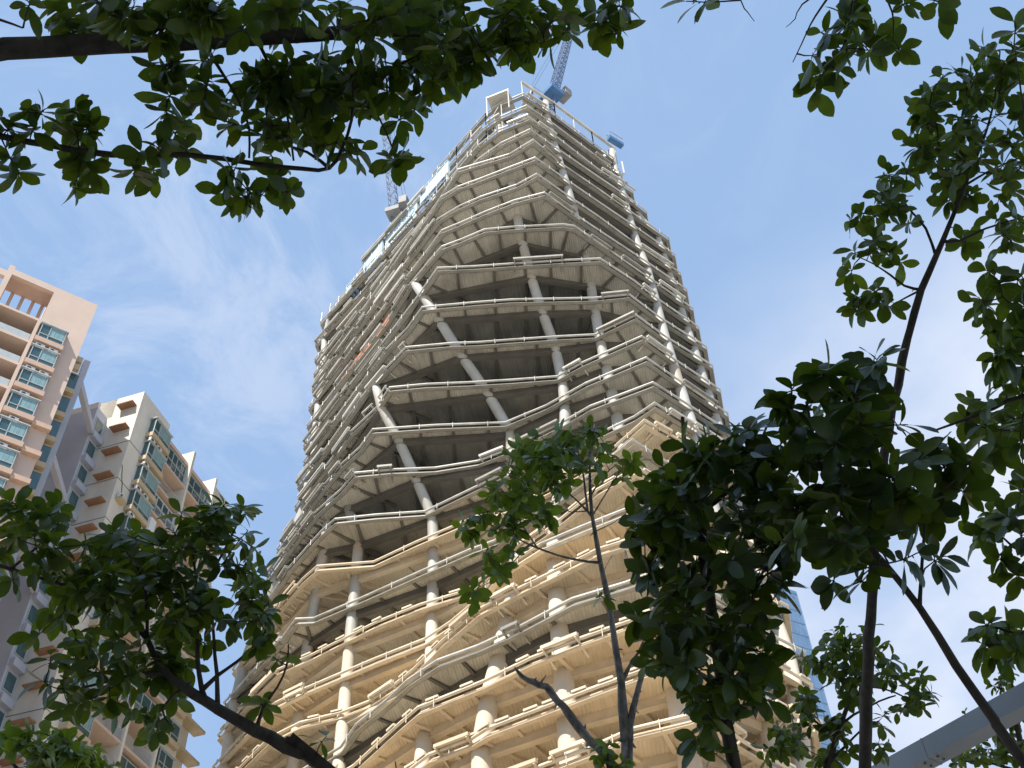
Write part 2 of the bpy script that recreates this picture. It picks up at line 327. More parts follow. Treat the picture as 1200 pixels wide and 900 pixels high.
tower = empty('skyscraper_frame', (0, 0, 0))
tag(tower, 'unfinished skyscraper of wavy pale floor plates on round columns, cream towards its foot', 'skyscraper')
GREY = {18, 22}
PEACH = {17, 19, 21, 23, 24, 25} | set(range(26, 34))
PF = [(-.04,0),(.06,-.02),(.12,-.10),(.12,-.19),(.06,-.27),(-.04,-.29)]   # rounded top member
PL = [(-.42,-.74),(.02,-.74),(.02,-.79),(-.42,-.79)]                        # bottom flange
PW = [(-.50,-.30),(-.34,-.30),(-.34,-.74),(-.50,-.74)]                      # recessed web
rng = random.Random(11)
NS = 33
for k in range(1, NS+1):
    P = closed(k); n = len(P); nf = len(outline(k)); z = zk(k)
    area = sum(P[i].cross(P[(i+1) % n]) for i in range(n))
    assert area > 0
    pe = k in PEACH
    if k == 20: B20 = M['peach']
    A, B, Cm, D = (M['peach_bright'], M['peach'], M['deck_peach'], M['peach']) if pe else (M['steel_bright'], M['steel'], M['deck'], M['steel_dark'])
    if k == 20: split = lambda p: 0 if p.x > 1.0 else 1
    else: split = None
    # deck
    g = MB()
    if k >= 3:
        prism(g, inset(P, .33), z-.5, z-.37, 1, 0, 1)
    else:
        # roof levels: only a strip of deck behind the edge, open frame inside
        Q0, Q1 = inset(P, .33), inset(P, 2.2)
        for i in range(n):
            if i < nf//2 and k < 3: continue
            a, b, c, d = Q0[i], Q0[(i+1) % n], Q1[(i+1) % n], Q1[i]
            g.add([(p.x,p.y,z-.5) for p in (a,b,c,d)] + [(p.x,p.y,z-.37) for p in (a,b,c,d)], [(3,2,1,0),(4,5,6,7),(0,1,5,4),(1,2,6,5),(2,3,7,6),(3,0,4,7)])
    slab = g.build('floor_slab', [Cm, A] if k != 20 else [M['deck_peach'], M['steel_bright']], tower)
    # edge member with its service trays and brackets
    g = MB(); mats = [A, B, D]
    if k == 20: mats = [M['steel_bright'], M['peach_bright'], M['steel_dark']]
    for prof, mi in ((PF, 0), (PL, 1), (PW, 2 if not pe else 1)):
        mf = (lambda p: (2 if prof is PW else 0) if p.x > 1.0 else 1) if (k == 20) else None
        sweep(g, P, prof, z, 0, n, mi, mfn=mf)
    # small stubs / clips along the edge
    for i in range(nf-1):
        a, b = P[i], P[i+1]; L = (b-a).length
        if L < .8: continue
        d = (b-a)/L; nrm = Vector((d.y, -d.x))
        m_ = int(L/2.6)
        for j in range(m_):
            p = a + d*(L*(j+.5)/max(1, m_))
            if rng.random() < .75:
                g.bar((p.x+nrm.x*.18, p.y+nrm.y*.18, z-.02), (p.x+nrm.x*.18, p.y+nrm.y*.18, z-.76), .06, .06, 0)
    # trays: raised or dropped lengths of channel
    def tray(a, d, L, off, dz, h, w, mi):
        nrm = Vector((d.y, -d.x)); o = nrm*off
        s = a + o; e = a + d*L + o
        g.bar((s.x,s.y,z+dz), (e.x,e.y,z+dz), w, h, mi)
        g.bar((s.x-nrm.x*w*.5,s.y-nrm.y*w*.5,z+dz+h*.5+.03), (e.x-nrm.x*w*.5,e.y-nrm.y*w*.5,z+dz+h*.5+.03), .05, .06, 0)
        for q in (s+d*.15, e-d*.15):
            g.bar((q.x+nrm.x*w*.4,q.y+nrm.y*w*.4,z+dz-h*.5-.04), (q.x-nrm.x*1.7,q.y-nrm.y*1.7,z-.86), .13, .16, mi)
    for i in range(nf-1):
        a, b = P[i], P[i+1]; L = (b-a).length
        if L < 2: continue
        d = (b-a)/L; nrm = Vector((d.y, -d.x)); left = (a.x < -12 and d.y < -.4); far = (a.x+b.x)/2 < -17 or k <= 9; right = d.y > .3
        t = rng.uniform(0, 2.5)
        while t < L-1.5:
            ln = rng.uniform(2.6, 6.5) if not left else rng.uniform(3, 8)
            ln = min(ln, L-t)
            pr = (.88 if left and k < 16 and far else .30 if left else .30 if right else .17)
            if rng.random() < pr:
                if left and far: tray(a+d*t, d, ln, rng.uniform(.22,.45), rng.uniform(-.55,.3), rng.choice((.2,.28,.4,.6)), rng.uniform(.18,.34), rng.choice((0,1,1,1)))
                if left and rng.random() < .5: tray(a+d*(t+.4), d, ln*.7, .3, rng.uniform(.35,.8), .14, .16, 0)
                else: tray(a+d*t, d, ln, rng.uniform(.25,.4), rng.uniform(-.05,.24), .26, .30, rng.choice((0,1)))
            t += ln + (rng.uniform(.1, .8) if left and far else rng.uniform(.3, 3.5))
    if pe and k >= 19:   # spacer blocks between the two edge rails
        for i in range(nf-1):
            a, b = P[i], P[i+1]; L = (b-a).length; d = (b-a)/max(L,1e-6); nrm = Vector((d.y,-d.x)); t = .8
            while t < L:
                if rng.random() < .8:
                    p = a + d*t
                    g.bar((p.x+nrm.x*.1,p.y+nrm.y*.1,z+.08), (p.x+nrm.x*.1+d.x*1.1,p.y+nrm.y*.1+d.y*1.1,z+.08), .2, .16, 0)
                t += 2.3
    g.build('edge_beam', mats, slab)
    # ribs below the deck
    g = MB(); Q = inset(P, .36); Qi = inset(P, 5.4)
    for i in range(n):
        if k < 3 and i < nf//2: continue
        a, b = Q[i], Q[(i+1) % n]; L = (b-a).length
        if L < .5: continue
        d = (b-a)/L; inn = Vector((-d.y, d.x)); m_ = max(1, int(L/2.9))
        for j in range(m_):
            p = a + d*L*(j+.5)/m_; ln = 5.6 if k > 2 else 1.8
            e = p + inn*ln
            zz = z - .5 - .16
            w = .15
            hs = .10
            # tapered cantilever rib
            sd = d*w
            g.add([(p.x-sd.x,p.y-sd.y,z-.5),(p.x+sd.x,p.y+sd.y,z-.5),(p.x+sd.x,p.y+sd.y,z-.62),(p.x-sd.x,p.y-sd.y,z-.62),
                   (e.x-sd.x,e.y-sd.y,z-.5),(e.x+sd.x,e.y+sd.y,z-.5),(e.x+sd.x,e.y+sd.y,z-.98),(e.x-sd.x,e.y-sd.y,z-.98)],
                  [(0,1,2,3),(7,6,5,4),(3,2,6,7),(1,5,6,2),(0,3,7,4)], 0)
    # girders from column to column and on to the core
    use = [c for c in ORDER if not (c == 'V' and k < 15) and not (k <= 2 and c == 'M') and not (k == 1 and c == 'LT')]
    C = [col_xy(c, k) for c in use]
    ordn = [ORDER[i] for i in range(len(ORDER))]
    for a, b in zip(C, C[1:]):
        if (b-a).length > 30: continue
        g.bar((a.x,a.y,z-.86), (b.x,b.y,z-.86), .42, .72, 0)
        # flange
        g.bar((a.x,a.y,z-1.24), (b.x,b.y,z-1.24), .62, .05, 0)
    for a in C:
        c = Vector((max(-11, min(7, a.x*.5)), 97)) if a.y < 96 else CEN
        g.bar((a.x,a.y,z-.80), (c.x,c.y,z-.80), .32, .58, 0)
    if k >= 3:
        rings = [inset(outline(k)+[Vector((10,112)), Vector((-16,116))], s) for s in (9.5,)]
        for Rg in rings:
            m_ = nf
            for i in range(m_-1):
                a, b = Rg[i], Rg[i+1]
                if .8 < (b-a).length < 22: g.bar((a.x,a.y,z-.74), (b.x,b.y,z-.74), .3, .46, 0)
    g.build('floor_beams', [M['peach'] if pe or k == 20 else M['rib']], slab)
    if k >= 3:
        # plate coloured for interior shade, paler for light on cream floors, inside the column ring, 5 cm lower
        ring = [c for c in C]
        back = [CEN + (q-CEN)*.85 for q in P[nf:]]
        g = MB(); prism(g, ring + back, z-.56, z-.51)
        g.build('inner_shading_plate', M['deck_peach_in'] if pe or k == 20 else M['deck_in_shade'], slab)

# columns
for name in ORDER:
    g = MB(); pts = []; rad = []; ks = list(range(33, 0, -1))
    if name == 'V': ks = list(range(33, 14, -1))
    p33 = col_xy(name, 33); pts.append((p33.x, p33.y, -.3)); rad.append(.86)
    for k in ks:
        q = col_xy(name, k); pts.append((q.x, q.y, zk(k)-.4))
        rad.append((.48 + .26*(k/33)) * (1.12 if name in 'PQS' and k > 18 else .92 if name in 'MVU' else 1))
    if name not in ('V',):
        q = col_xy(name, 1); pts.append((q.x, q.y, zk(1)+(3.4 if name in 'SQT' else 1.2))); rad.append(.54)
    g.tube(pts, rad, 20)
    # splice collars just under every deck
    for i in range(1, len(pts)-1):
        a, b = Vector(pts[i]), Vector(pts[i-1]); d = (b-a).normalized()
    o = g.build('column', [M['col'], M['col_peach']], tower)
    me = o.data
    for p in me.polygons:
        if p.center[2] < zk(19): p.material_index = 1
# core
g = MB(); z1 = zk(3)
g.box(-12, 8, 96, 112, 0, z1)
g.build('core_wall', M['core'], tower)
# roof frame: top rail on the right, platform on the left, posts and braces
g = MB()
z0 = zk(0)
T0 = [at_z(611,96,z0), at_z(649,121,z0), at_z(693,154,z0), at_z(720,174,z0)]
for a, b in zip(T0, T0[1:]): g.bar(a, b, .35, .45)
O1 = outline(1); O2 = outline(2); O3 = outline(3)
for a, b in zip(T0, T0[1:]):
    L = (b-a).length; m_ = max(1, int(L/3))
    for j in range(m_+1):
        p = a + (b-a)*j/m_; g.bar(p, p-Vector((0,0,H)), .14, .14)
pl = [at_z(570,114,zk(1)+1), at_z(595,104,zk(1)+1)]
back = Vector((1.0, 3.0, 0)); a, b = pl
g.add([a, b, b+back, a+back, a-Vector((0,0,.25)), b-Vector((0,0,.25)), b+back-Vector((0,0,.25)), a+back-Vector((0,0,.25))],
      [(0,1,2,3),(7,6,5,4),(0,4,5,1),(1,5,6,2),(2,6,7,3),(3,7,4,0)])
for p in (a, b, a+back, b+back): g.bar(p, p-Vector((0,0,5.5)), .16, .16)
for a, b in zip(O1[:3], O1[1:4]):
    L = (b-a).length; m_ = max(1, int(L/3.2))
    for j in range(m_+1):
        p = a + (b-a)*j/m_
        g.bar((p.x,p.y,zk(1)), (p.x,p.y,zk(3)), .13, .13)
        if j % 3 == 0 and j < m_:
            q = a + (b-a)*(j+1)/m_; g.bar((p.x,p.y,zk(2)), (q.x,q.y,zk(1)), .09, .09)
for a, b in zip(O3[:3], O3[1:4]):
    L = (b-a).length; m_ = max(1, int(L/2.4))
    for j in range(m_+1):
        p = a + (b-a)*j/m_
        g.bar((p.x,p.y,zk(3)-.3), (p.x,p.y,zk(3)+rng.uniform(1.0,2.4)), .09, .09)
    for dz in (1.1,): g.bar((a.x,a.y,zk(3)+dz), (b.x,b.y,zk(3)+dz), .09, .1)
# jumble of scaffold at the right-hand top corner
rx = O2[-1]
for j in range(60):
    p = Vector((rx.x+rng.uniform(-2.6,.4), rx.y+rng.uniform(-1.4,2.5), zk(5)+rng.uniform(0,17)))
    dr = rng.choice([Vector((0,0,1)), Vector((.75,.62,0)), Vector((.3,.2,1)), Vector((-.5,.2,.9))]).normalized()
    g.bar(p, p+dr*rng.uniform(1.2,3.6), .22, .22)
g.build('roof_frame', M['steel_bright'], tower)
# orange guard lengths on the left facade
def guard(p0, p1, k):
    a = at_z(*p0, zk(k)); b = at_z(*p1, zk(k)); d = (b-a).normalized(); nrm = Vector((d.y,-d.x,0)).normalized()*.55
    g = MB(); L = (b-a).length; m_ = int(L/.8)
    for dz in (-.1,.35,.8,1.2): g.bar(a+nrm+Vector((0,0,dz)), b+nrm+Vector((0,0,dz)), .06, .12)
    for j in range(m_+1):
        p = a+nrm+(b-a)*j/m_; g.bar(p-Vector((0,0,.2)), p+Vector((0,0,1.3)), .07, .07)
    for j in range(m_): 
        p = a+nrm+(b-a)*j/m_; q = a+nrm+(b-a)*(j+1)/m_
        if rng.random() < .6: g.add([p+Vector((0,0,-.05)), q+Vector((0,0,-.05)), q+Vector((0,0,1.15)), p+Vector((0,0,1.15))], [(0,1,2,3)])
    o = g.build('guard_rail', M['orange'], tower); return o
guard((404,449),(438,409), 9); guard((446,399),(460,378), 9)
# temporary lifting platforms hung on the right facade near the top
g = MB()
a = at_z(664,128,zk(1)+1); 

# ------------------------------------------------------------------ blue safety screens on the left top edge
def screen(p0, p1, z0_, h, label, thick=.35, marks=False):
    a = at_z(*p0, z0_); b = at_z(*p1, z0_); d = (b-a).normalized(); nrm = Vector((d.y,-d.x,0)).normalized()
    g = MB(); root = None
    L = (b-a).length
    c = (a+b)/2
    root = empty('safety_screen', c)
    g.bar(a-c+Vector((0,0,h/2)), b-c+Vector((0,0,h/2)), thick, h)
    pnl = g.build('screen_panel', M['netblue'], root)
    g = MB()
    for j in range(int(L/2)+1):
        p = a-c + d*min(L, j*2); g.bar(p+nrm*.24-Vector((0,0,.3)), p+nrm*.24+Vector((0,0,h+.2)), .1, .1)
    for dz in (0, h): g.bar(a-c+nrm*.24+Vector((0,0,dz)), b-c+nrm*.24+Vector((0,0,dz)), .12, .12)
    g.build('screen_frame', M['netblue'], root)
    g = MB()
    for j in range(3):
        p = a-c + d*(L*(j+.5)/3); g.bar(p-nrm*.2, p-nrm*2.6-Vector((0,0,1.2)), .2, .3); g.bar(p-Vector((0,0,.2)), p-Vector((0,0,1.6))-nrm*1.0, .5, .7)
    g.build('bracket', M['craneblue'], root)
    tag(root, label, 'safety screen', 'pale blue safety screens near the tower top')
    return root, a-c, b-c, nrm
screen((427,323),(448,298), zk(3)+.2, 4.0, 'pale blue safety screen lowest down the left top edge of the tower')
s2 = screen((453,296),(489,254), zk(3)+.2, 5.2, 'largest pale blue safety screen, below the left crane on the tower edge')
screen((494,240),(526,203), zk(3)+2.0, 3.4, 'faded pale blue safety screen uppermost on the left edge of the tower')
screen((407,345),(419,331), zk(3)+.4, 1.8, 'tiny blue platform screen alone at the left end of the tower top')
# faint marks on the largest screen
root, a, b, nrm = s2; g = MB(); d = (b-a).normalized(); L = (b-a).length
for j in range(4):
    p = a + d*(L*(.30+.13*j)) + nrm*.19 + Vector((0,0,2.7))
    g.bar(p, p+d*.75, .02, .12, up=nrm); g.bar(p+Vector((0,0,-.5)), p+d*.75+Vector((0,0,-.5)), .02, .12)
    g.bar(p+d*.37+Vector((0,0,.35)), p+d*.37-Vector((0,0,.9)), .02, .12)
    g.bar(p+Vector((0,0,0)), p+d*.8+Vector((0,0,0)), .02, .10)
ring = [a + d*(L*.84) + nrm*.2 + Vector((0,0,2.6)) + (d*math.cos(t)+Vector((0,0,math.sin(t))))*.75 for t in [i*math.pi/8 for i in range(17)]]
g.tube(ring, .09, 5)
g.build('lettering', M['mark'], root)

# small blue platform on the right top edge
root = empty('work_platform', at_z(721,166,zk(1)+2.0))
g = MB(); g.box(-1.3, 1.3, -.4, .4, -.4, .3)
o = g.build('platform_box', M['craneblue'], root)
g = MB()
for x in (-1.25, 0, 1.25):
    for y in (-.38, .38): g.bar((x,y,.3), (x,y,1.4), .07, .07)
for y in (-.38,.38): g.bar((-1.25,y,1.4), (1.25,y,1.4), .07, .07)
g.build('railing', M['steel'], root); root.rotation_euler = (0,0,R(36))
tag(root, 'small blue work platform hanging at the right end of the tower top', 'platform')

# ------------------------------------------------------------------ tower cranes
def lattice(g, a, b, w0, w1, nb, mi=0, th=.12):
    a = Vector(a); b = Vector(b); d = (b-a).normalized(); s = d.cross(Vector((0,0,1)))
    if s.length < .01: s = Vector((1,0,0))
    s.normalize(); u = s.cross(d).normalized()
    cs = [(-1,-1),(1,-1),(1,1),(-1,1)]
    def pt(t, c): w = w0+(w1-w0)*t; return a+(b-a)*t + s*c[0]*w/2 + u*c[1]*w/2
    for c in cs: g.bar(pt(0,c), pt(1,c), th*1.5, th*1.5, mi)
    for i in range(nb):
        t0, t1 = i/nb, (i+1)/nb
        for j in range(4):
            c0, c1 = cs[j], cs[(j+1)%4]
            g.bar(pt(t0,c0), pt(t1,c1), th, th, mi) if i % 2 else g.bar(pt(t0,c1), pt(t1,c0), th, th, mi)
            g.bar(pt(t1,c0), pt(t1,c1), th, th, mi)
def crane(base, tip, mast_down, label, slew_w):
    root = empty('luffing_crane', base - Vector((0,0,mast_down)))
    o = Vector((0,0,mast_down)); d = (tip-base)
    g = MB(); lattice(g, (0,0,0), o, 1.6, 1.6, max(4,int(mast_down/1.6)), th=.09); g.build('mast', M['cranegrey'], root)
    hd = Vector((d.x,d.y,0)).normalized()
    g = MB(); lattice(g, o+Vector((0,0,1.0))+hd*1.2, o+d, 1.25, .8, 34, th=.055); g.build('jib', M['cranegrey'], root)
    g = MB(); g.bar(o-hd*5.5+Vector((0,0,.4)), o+hd*2.2+Vector((0,0,.4)), slew_w, 1.0)
    g.build('machinery_deck', M['craneblue'] if slew_w > 2.5 else M['cabin'], root)
    sd = Vector((-hd.y, hd.x, 0))
    g = MB(); g.bar(o-hd*5.6+Vector((0,0,-.9)), o-hd*3.8+Vector((0,0,-.9)), 2.6, 1.6); g.bar(o-hd*5.6+Vector((0,0,1.6)), o-hd*2.4+Vector((0,0,1.6)), 2.2, 1.3); g.build('counterweight', M['cabin'], root)
    g = MB(); g.bar(o+hd*.6+sd*1.9+Vector((0,0,1.5)), o+hd*2.6+sd*1.9+Vector((0,0,1.5)), 1.3, 1.8); g.build('cab', M['cabin'], root)
    g = MB(); apex = o - hd*3 + Vector((0,0,9))
    for s in (-.8,.8): g.bar(o+sd*s+Vector((0,0,.8)), apex, .22, .22); g.bar(o-hd*5+sd*s+Vector((0,0,.8)), apex, .18, .18)
    g.build('a_frame', M['cranegrey'], root)
    g = MB()
    for s in (-.25,.25): g.bar(apex+sd*s, o+d*.93+sd*s, .05, .05)
    g.bar(o+d*.99, o+d*.99-Vector((0,0,14)), .05, .05)
    g.build('cable', M['cranegrey'], root)
    tag(root, label, 'crane', 'cranes on top of the tower'); return root
b1 = at_z(645,118,153.5); b1 += Vector((0,3,0)); b1 = at_z(643,117,157)
t1 = at_z(676,8,176)
crane(b1, t1, 12, 'blue lattice crane on the very top of the tower, jib rising behind the leaves', 2.6)
b2_ = at_z(465,258,150)
t2 = at_z(440,40,188)
crane(b2_, t2, 14, 'dark lattice crane left of the skyscraper top, above the pale blue screens', 2.3)
# ------------------------------------------------------------------ apartment blocks on the left
# each stands in its own frame: +x along the facade, outside is -y
def ac_unit(parent, x, y, z, face='-y'):
    g = MB(); g.box(-.42,.42,-.16,.16,0,.56)
    o = g.build('air_conditioner', M['ac'], parent)
    g = MB()
    ring = [(-.1+.21*math.cos(t), -.165, .28+.21*math.sin(t)) for t in [i*math.pi/6 for i in range(13)]]
    g.add([(-.1,-.168,.28)]+ring[:12], [(0,i+1,(i+1)%12+1)[::-1] for i in range(12)])
    g.build('fan_grille', M['dark'], o)
    o.location = (x,y,z)
    if face == '-x': o.rotation_euler = (0,0,-math.pi/2)
    return o
def bay_window(parent, w, h, dep, split, sill_m, curtain=True):
    # projecting bay: floor slab, roof slab, frame; pane is a sub-part.  origin = lower left on the wall plane
    g = MB()
    g.box(-.15,w+.15,-dep-.15,0.05,-.55,0,1)             # sill block
    g.box(-.15,w+.15,-dep-.12,0.05,h,h+.12,0)            # cap
    for x in (0, w*split, w-.08): g.box(x,x+.08,-dep-.02,-dep+.06,0,h,0)
    for z in (0, h*.30, h-.08): g.box(.08,w-.08,-dep-.02,-dep+.05,z,z+.07,0)
    for x in (0, w-.08): g.box(x,x+.08,-.08,0,0,h,0)
    o = g.build('window', [M['winframe'], sill_m], parent)
    g = MB(); t = .02
    g.box(.03,w-.03,-dep+.06-t,-dep+.06,0,h)
    g.box(.03,.03+t,-dep+.06,0,0,h); g.box(w-.03-t,w-.03,-dep+.06,0,0,h)
    g.build('pane', M['glass'], o)
    if curtain:
        g = MB(); g.box(w*split+.1,w-.12,-dep+.03,-dep+.036,h*.36,h-.1); g.build('curtain', M['curtain'], o)
    return o
def place(src, off): return copy_part(src, src.parent, Vector(off))

# salmon block
ang = math.atan2(5.6, 7.7)
pk = empty('apartment_building', (-40.6, 66.2, 0), ang)
tag(pk, 'salmon tiled apartment tower with bay windows and an open roof frame, leftmost', 'apartment building')
g = MB()
g.box(-26,-8.4, 2.4,14, 0,84.6); g.box(-4.15,0,0,14,0,84.4)          # recessed balcony zone, corner pier
g.box(-8.4,-4.15,2.4,14,0,84.6)
g.box(-4.15,0,0,14,84.4,90)
g.box(-4.1,-.05,4.7,13.9,90,95)  # unseen roof box, added so its shadow falls on the cream block
g.build('wall', M['pink'], pk)
g = MB()                                                               # roof frame round the big opening
g.box(-8.7,-8.2,0,4.0,84.6,90.4); g.box(-8.2,-4.15,0,.5,89.2,90)
g.box(-8.2,-4.15,.5,2.5,89.5,90); g.box(-26,-8.7,0,.5,88.6,89.4); g.box(-26,-8.7,3.6,4.1,88.6,89.4)
for x in (-7.6,-6.6,-5.6,-4.7): g.box(x,x+.32,2.5,2.9,84.6,90)
for i in range(9): g.box(-9.6-i*1.9,-9.3-i*1.9,.5,3.6,88.7,89.3)
for x in (-12.5,-17,-21.5): g.box(x,x+.4,0,.5,84.6,88.6)
g.build('roof_pergola', M['pink'], pk)
NF = 15; FH = 3.16
g = MB(); g.box(-26,-4.35,-.25,2.4,84.35,84.63)
bs_ = g.build('balcony_slab', M['pink'], pk)
for i in range(1, NF+4): copy_part(bs_, pk, (0,0,-i*FH))
g = MB()
for x in (-8.75,-14,-20): g.box(x,x+.35,-.2,2.4,20,84.6)
g.box(-4.45,-4.15,-.35,2.4,20,84.6)
g.build('balcony_fin', M['pink'], pk)
g = MB(); g.box(-8.3,-4.5,-.18,-.12,.32,1.15); g.box(-13.6,-8.9,-.18,-.12,.32,1.15)
rail = g.build('balcony_railing', M['winframe'], pk); rail.location = (0,0,84.35-FH)
g = MB(); g.box(-8.2,-4.6,2.3,2.38,.4,2.5); door = g.build('balcony_door', M['glass'], pk); door.location = (0,0,84.35-FH)
for i in range(1, NF):
    place(rail, (0,0,-i*FH)); place(door, (0,0,-i*FH))
win = bay_window(pk, 2.3, 1.95, .55, .36, M['pinkdark'])
win.location = (-3.95, 0, 82.05)
for i in range(1, NF): place(win, (0,0,-i*FH))
for i in range(NF):
    for x in ((-3.4,-2.2) if i < 2 else (-3.0,)):
        ac_unit(pk, x, -.42, 80.75-i*FH)
# sloped-in ledges lower down, running on from the sills
g = MB(); g.box(-1.5,.12,-.55,.02,81.35-3*FH,81.85-3*FH)
ld_ = g.build('ledge', M['pinkdark'], pk)
for i in range(4, NF): copy_part(ld_, pk, (0,0,-(i-3)*FH))
# bays on the hidden side just breaking the outline
g = MB(); g.box(0,.95,1.3,3.4,-.55,0); g.box(0,.9,1.3,3.4,1.9,2.0); g.box(0,.06,1.3,3.4,0,1.9)
sb = g.build('side_window', M['creamdark'], pk)
g = MB(); g.box(0,.88,1.35,3.35,.0,1.9); g.build('pane', M['glass'], sb)
sb.location = (0,0,79.3)
for i in range(1, NF): place(sb, (0,0,-i*FH))
g = MB()
for i in range(-1, 1): g.box(.02,.62,.6,1.1,81.2-i*1.0,81.9-i*1.0)
g.build('side_box', M['creamdark'], pk)

# blue-grey frame pier and its two tie beams
fr = empty('frame_pier', (-42.0, 70.3, 0), ang)
tag(fr, 'blue-grey concrete pier with tie beams between the salmon and cream blocks', 'pier')
g = MB(); g.box(-.25,.35,-.3,.5,0,86.2); g.build('post', M['bluegrey2'], fr)
e = Matrix.Rotation(-ang, 3, 'Z')
for z in (83.6, 73.6, 63.6):
    g = MB(); q = e @ Vector((-.9, 6.9, 0)); g.bar((0,.2,z), (q.x,q.y,z), .5, .75)
    g.build('tie_beam', M['bluegrey2'], fr)

# cream block
ang2 = math.atan2(17.7, 5.1)
cb = empty('apartment_building', (-39.0, 77.9, 0), ang2)
tag(cb, 'cream apartment block with brown ledges, between the salmon block and the skyscraper', 'apartment building')
g = MB()
g.box(0,5.3,0,22,0,90); g.box(5.3,9.8,2.0,22,0,88.1); g.box(9.8,10.15,-.5,22,0,90)
g.box(10.15,14.7,2.0,22,0,88.1); g.box(14.7,15.05,-.5,22,0,90.2); g.box(15.05,18.6,0,22,0,89.8)
g.box(18.6,21.6,1.2,22,0,64)
g.build('wall', M['cream'], cb)
g = MB(); g.box(5.3,9.8,-.05,2.0,87.8,88.25); g.box(10.15,14.7,-.05,2.0,87.8,88.25)
g.build('roof_edge', M['pink'], cb)
g = MB(); g.box(-.025,5.3,-.025,.0,0,.05); g.box(-.025,0,0,5,0,.05)
wj = g.build('wall_joint', M['dark'], cb); wj.location = (0,0,82.6)
for i in range(1, 11): copy_part(wj, cb, (0,0,-5.1*i))
# grey-blue wing stepping out of the left face
g = MB(); g.box(-1.75,6,3.75,16,0,87.2)
wing = g.build('wing_wall', M['bluegrey'], cb)
g = MB(); g.box(.0,1.6,3.2,5.6,87.2,90.0); g.box(-1.75,-1.4,3.8,9,87.2,88.0); g.build('parapet_block', M['cream'], cb)
FH2 = 3.38; NF2 = 17
g = MB(); g.box(-1.5,-.2,3.66,3.75,0,1.7,0)
wv = g.build('wing_window', M['winframe'], cb)
g = MB(); g.box(-1.4,-.3,3.63,3.66,.1,1.6); g.build('pane', M['glass'], wv)
g = MB(); g.box(-1.65,-.1,3.2,3.75,-1.35,-.6); g.build('sill', M['bluegrey2'], wv)
wv.location = (0,0,84.3)
for i in range(1, NF2): place(wv, (0,0,-i*FH2))
# bays of the right-hand facade
bw = bay_window(cb, 3.0, 2.1, .75, .3, M['creamdark'])
bw.location = (2.15, 0, 85.6)
for i in range(1, NF2): place(bw, (0,0,-i*FH2))
# glazed balconies, three kinds
def glazed(x0, w, z, h, nx, nz_, m):
    g = MB()
    for i in range(nx+1): g.box(x0+w*i/nx-.04,x0+w*i/nx+.04,-.04,.04,0,h)
    for j in range(nz_+1): g.box(x0,x0+w,-.05,.03,h*j/nz_-.04,h*j/nz_+.04)
    o = g.build('balcony_glazing', m, cb)
    g = MB(); g.box(x0+.03,x0+w-.03,.05,.07,0,h); g.build('pane', M['glass'], o)
    o.location = (0,0,z); return o
for i in range(NF2):
    z = 84.75 - i*FH2
    if i % 3 == 2: glazed(5.4, 4.3, z, 2.5, 4, 2, M['white'])
    elif i == 0: glazed(5.4, 4.3, z, 2.7, 5, 2, M['winframe'])
    glazed(10.25, 4.3, z, 2.6, 3, 2, M['winframe']) if i % 2 == 0 else None
for x in (5.3, 10.15):
    g = MB(); g.box(x,x+4.52,-.35,2.0,84.43,84.7); o_ = g.build('balcony_slab', M['pink'], cb)
    for i in range(1, NF2): copy_part(o_, cb, (0,0,-i*FH2))
g = MB(); z = 0
for k_ in range(24): g.box(5.4+k_*.185,5.43+k_*.185,-.3,-.27,0,1.05)
g.box(5.4,9.7,-.31,-.26,1.02,1.08)
for k_ in range(24): g.box(10.25+k_*.185,10.28+k_*.185,-.3,-.27,0,1.05)
g.box(10.25,14.6,-.31,-.26,1.02,1.08)
br = g.build('balcony_railing', M['winframe'], cb); br.location = (0,0,84.75-FH2)
for i in range(1, NF2-1): place(br, (0,0,-i*FH2))
# right-hand end: windows with buff ledges that break the outline
ew = bay_window(cb, 2.4, 1.8, .35, .4, M['creamdark'], False); ew.location = (15.6,0,85.4)
for i in range(1, NF2): place(ew, (0,0,-i*FH2))
g = MB(); g.box(18.6,22.6,-.1,1.2,62,62.3); o_ = g.build('end_ledge', M['creamdark'], cb)
for i in range(1, 9): copy_part(o_, cb, (0,0,-i*FH2))
# brown ledges on the shaded left face
g = MB(); g.box(-.85,0,.45,2.35,0,.14)
lg = g.build('ledge', M['brown'], cb); lg.location = (0,0,87.9)
for i in range(1, NF2): place(lg, (0,0,-i*FH2))
for i in range(NF2):
    for x in ((2.6,) if i % 2 else (2.5, 3.8)): ac_unit(cb, x, -.62, 84.35-i*FH2)
ac_unit(cb, .9, -.3, 75.3); 
g = MB(); g.box(.5,1.4,-.75,.0,75.0,75.3); g.build('ac_shelf', M['creamdark'], cb)
g = MB(); cx = [(.0+.2*i, -.06, 79.2-.5*i+.12*math.sin(i*2)) for i in range(9)]; g.tube(cx, .035, 5); g.build('cable', M['dark'], cb)
g = MB(); g.box(5.0,5.1,-1.1,-.75,74.3,76.2); g.box(5.1,5.9,-1.12,-1.06,74.3,76.2); g.build('open_shutter', M['white'], cb)

# distant blue glass tower to the right
ft = empty('glass_office_tower', (74.8, 249, 0), R(30))
tag(ft, 'distant blue glass tower just right of the foot of the unfinished skyscraper', 'office tower')
g = MB(); g.box(-34,0,0,30,0,186)
g.build('curtain_wall', M['skyglass'], ft)
g = MB()
for i in range(46): g.box(-34.06,.06,-.07,30,4*i,4*i+.35)
for i in range(24): g.box(-34+i*1.48,-33.9+i*1.48,-.12,0,0,186)
g.box(-34.1,.1,-.1,30.1,186,187)
g.build('mullion_grid', M['mullion'], ft)

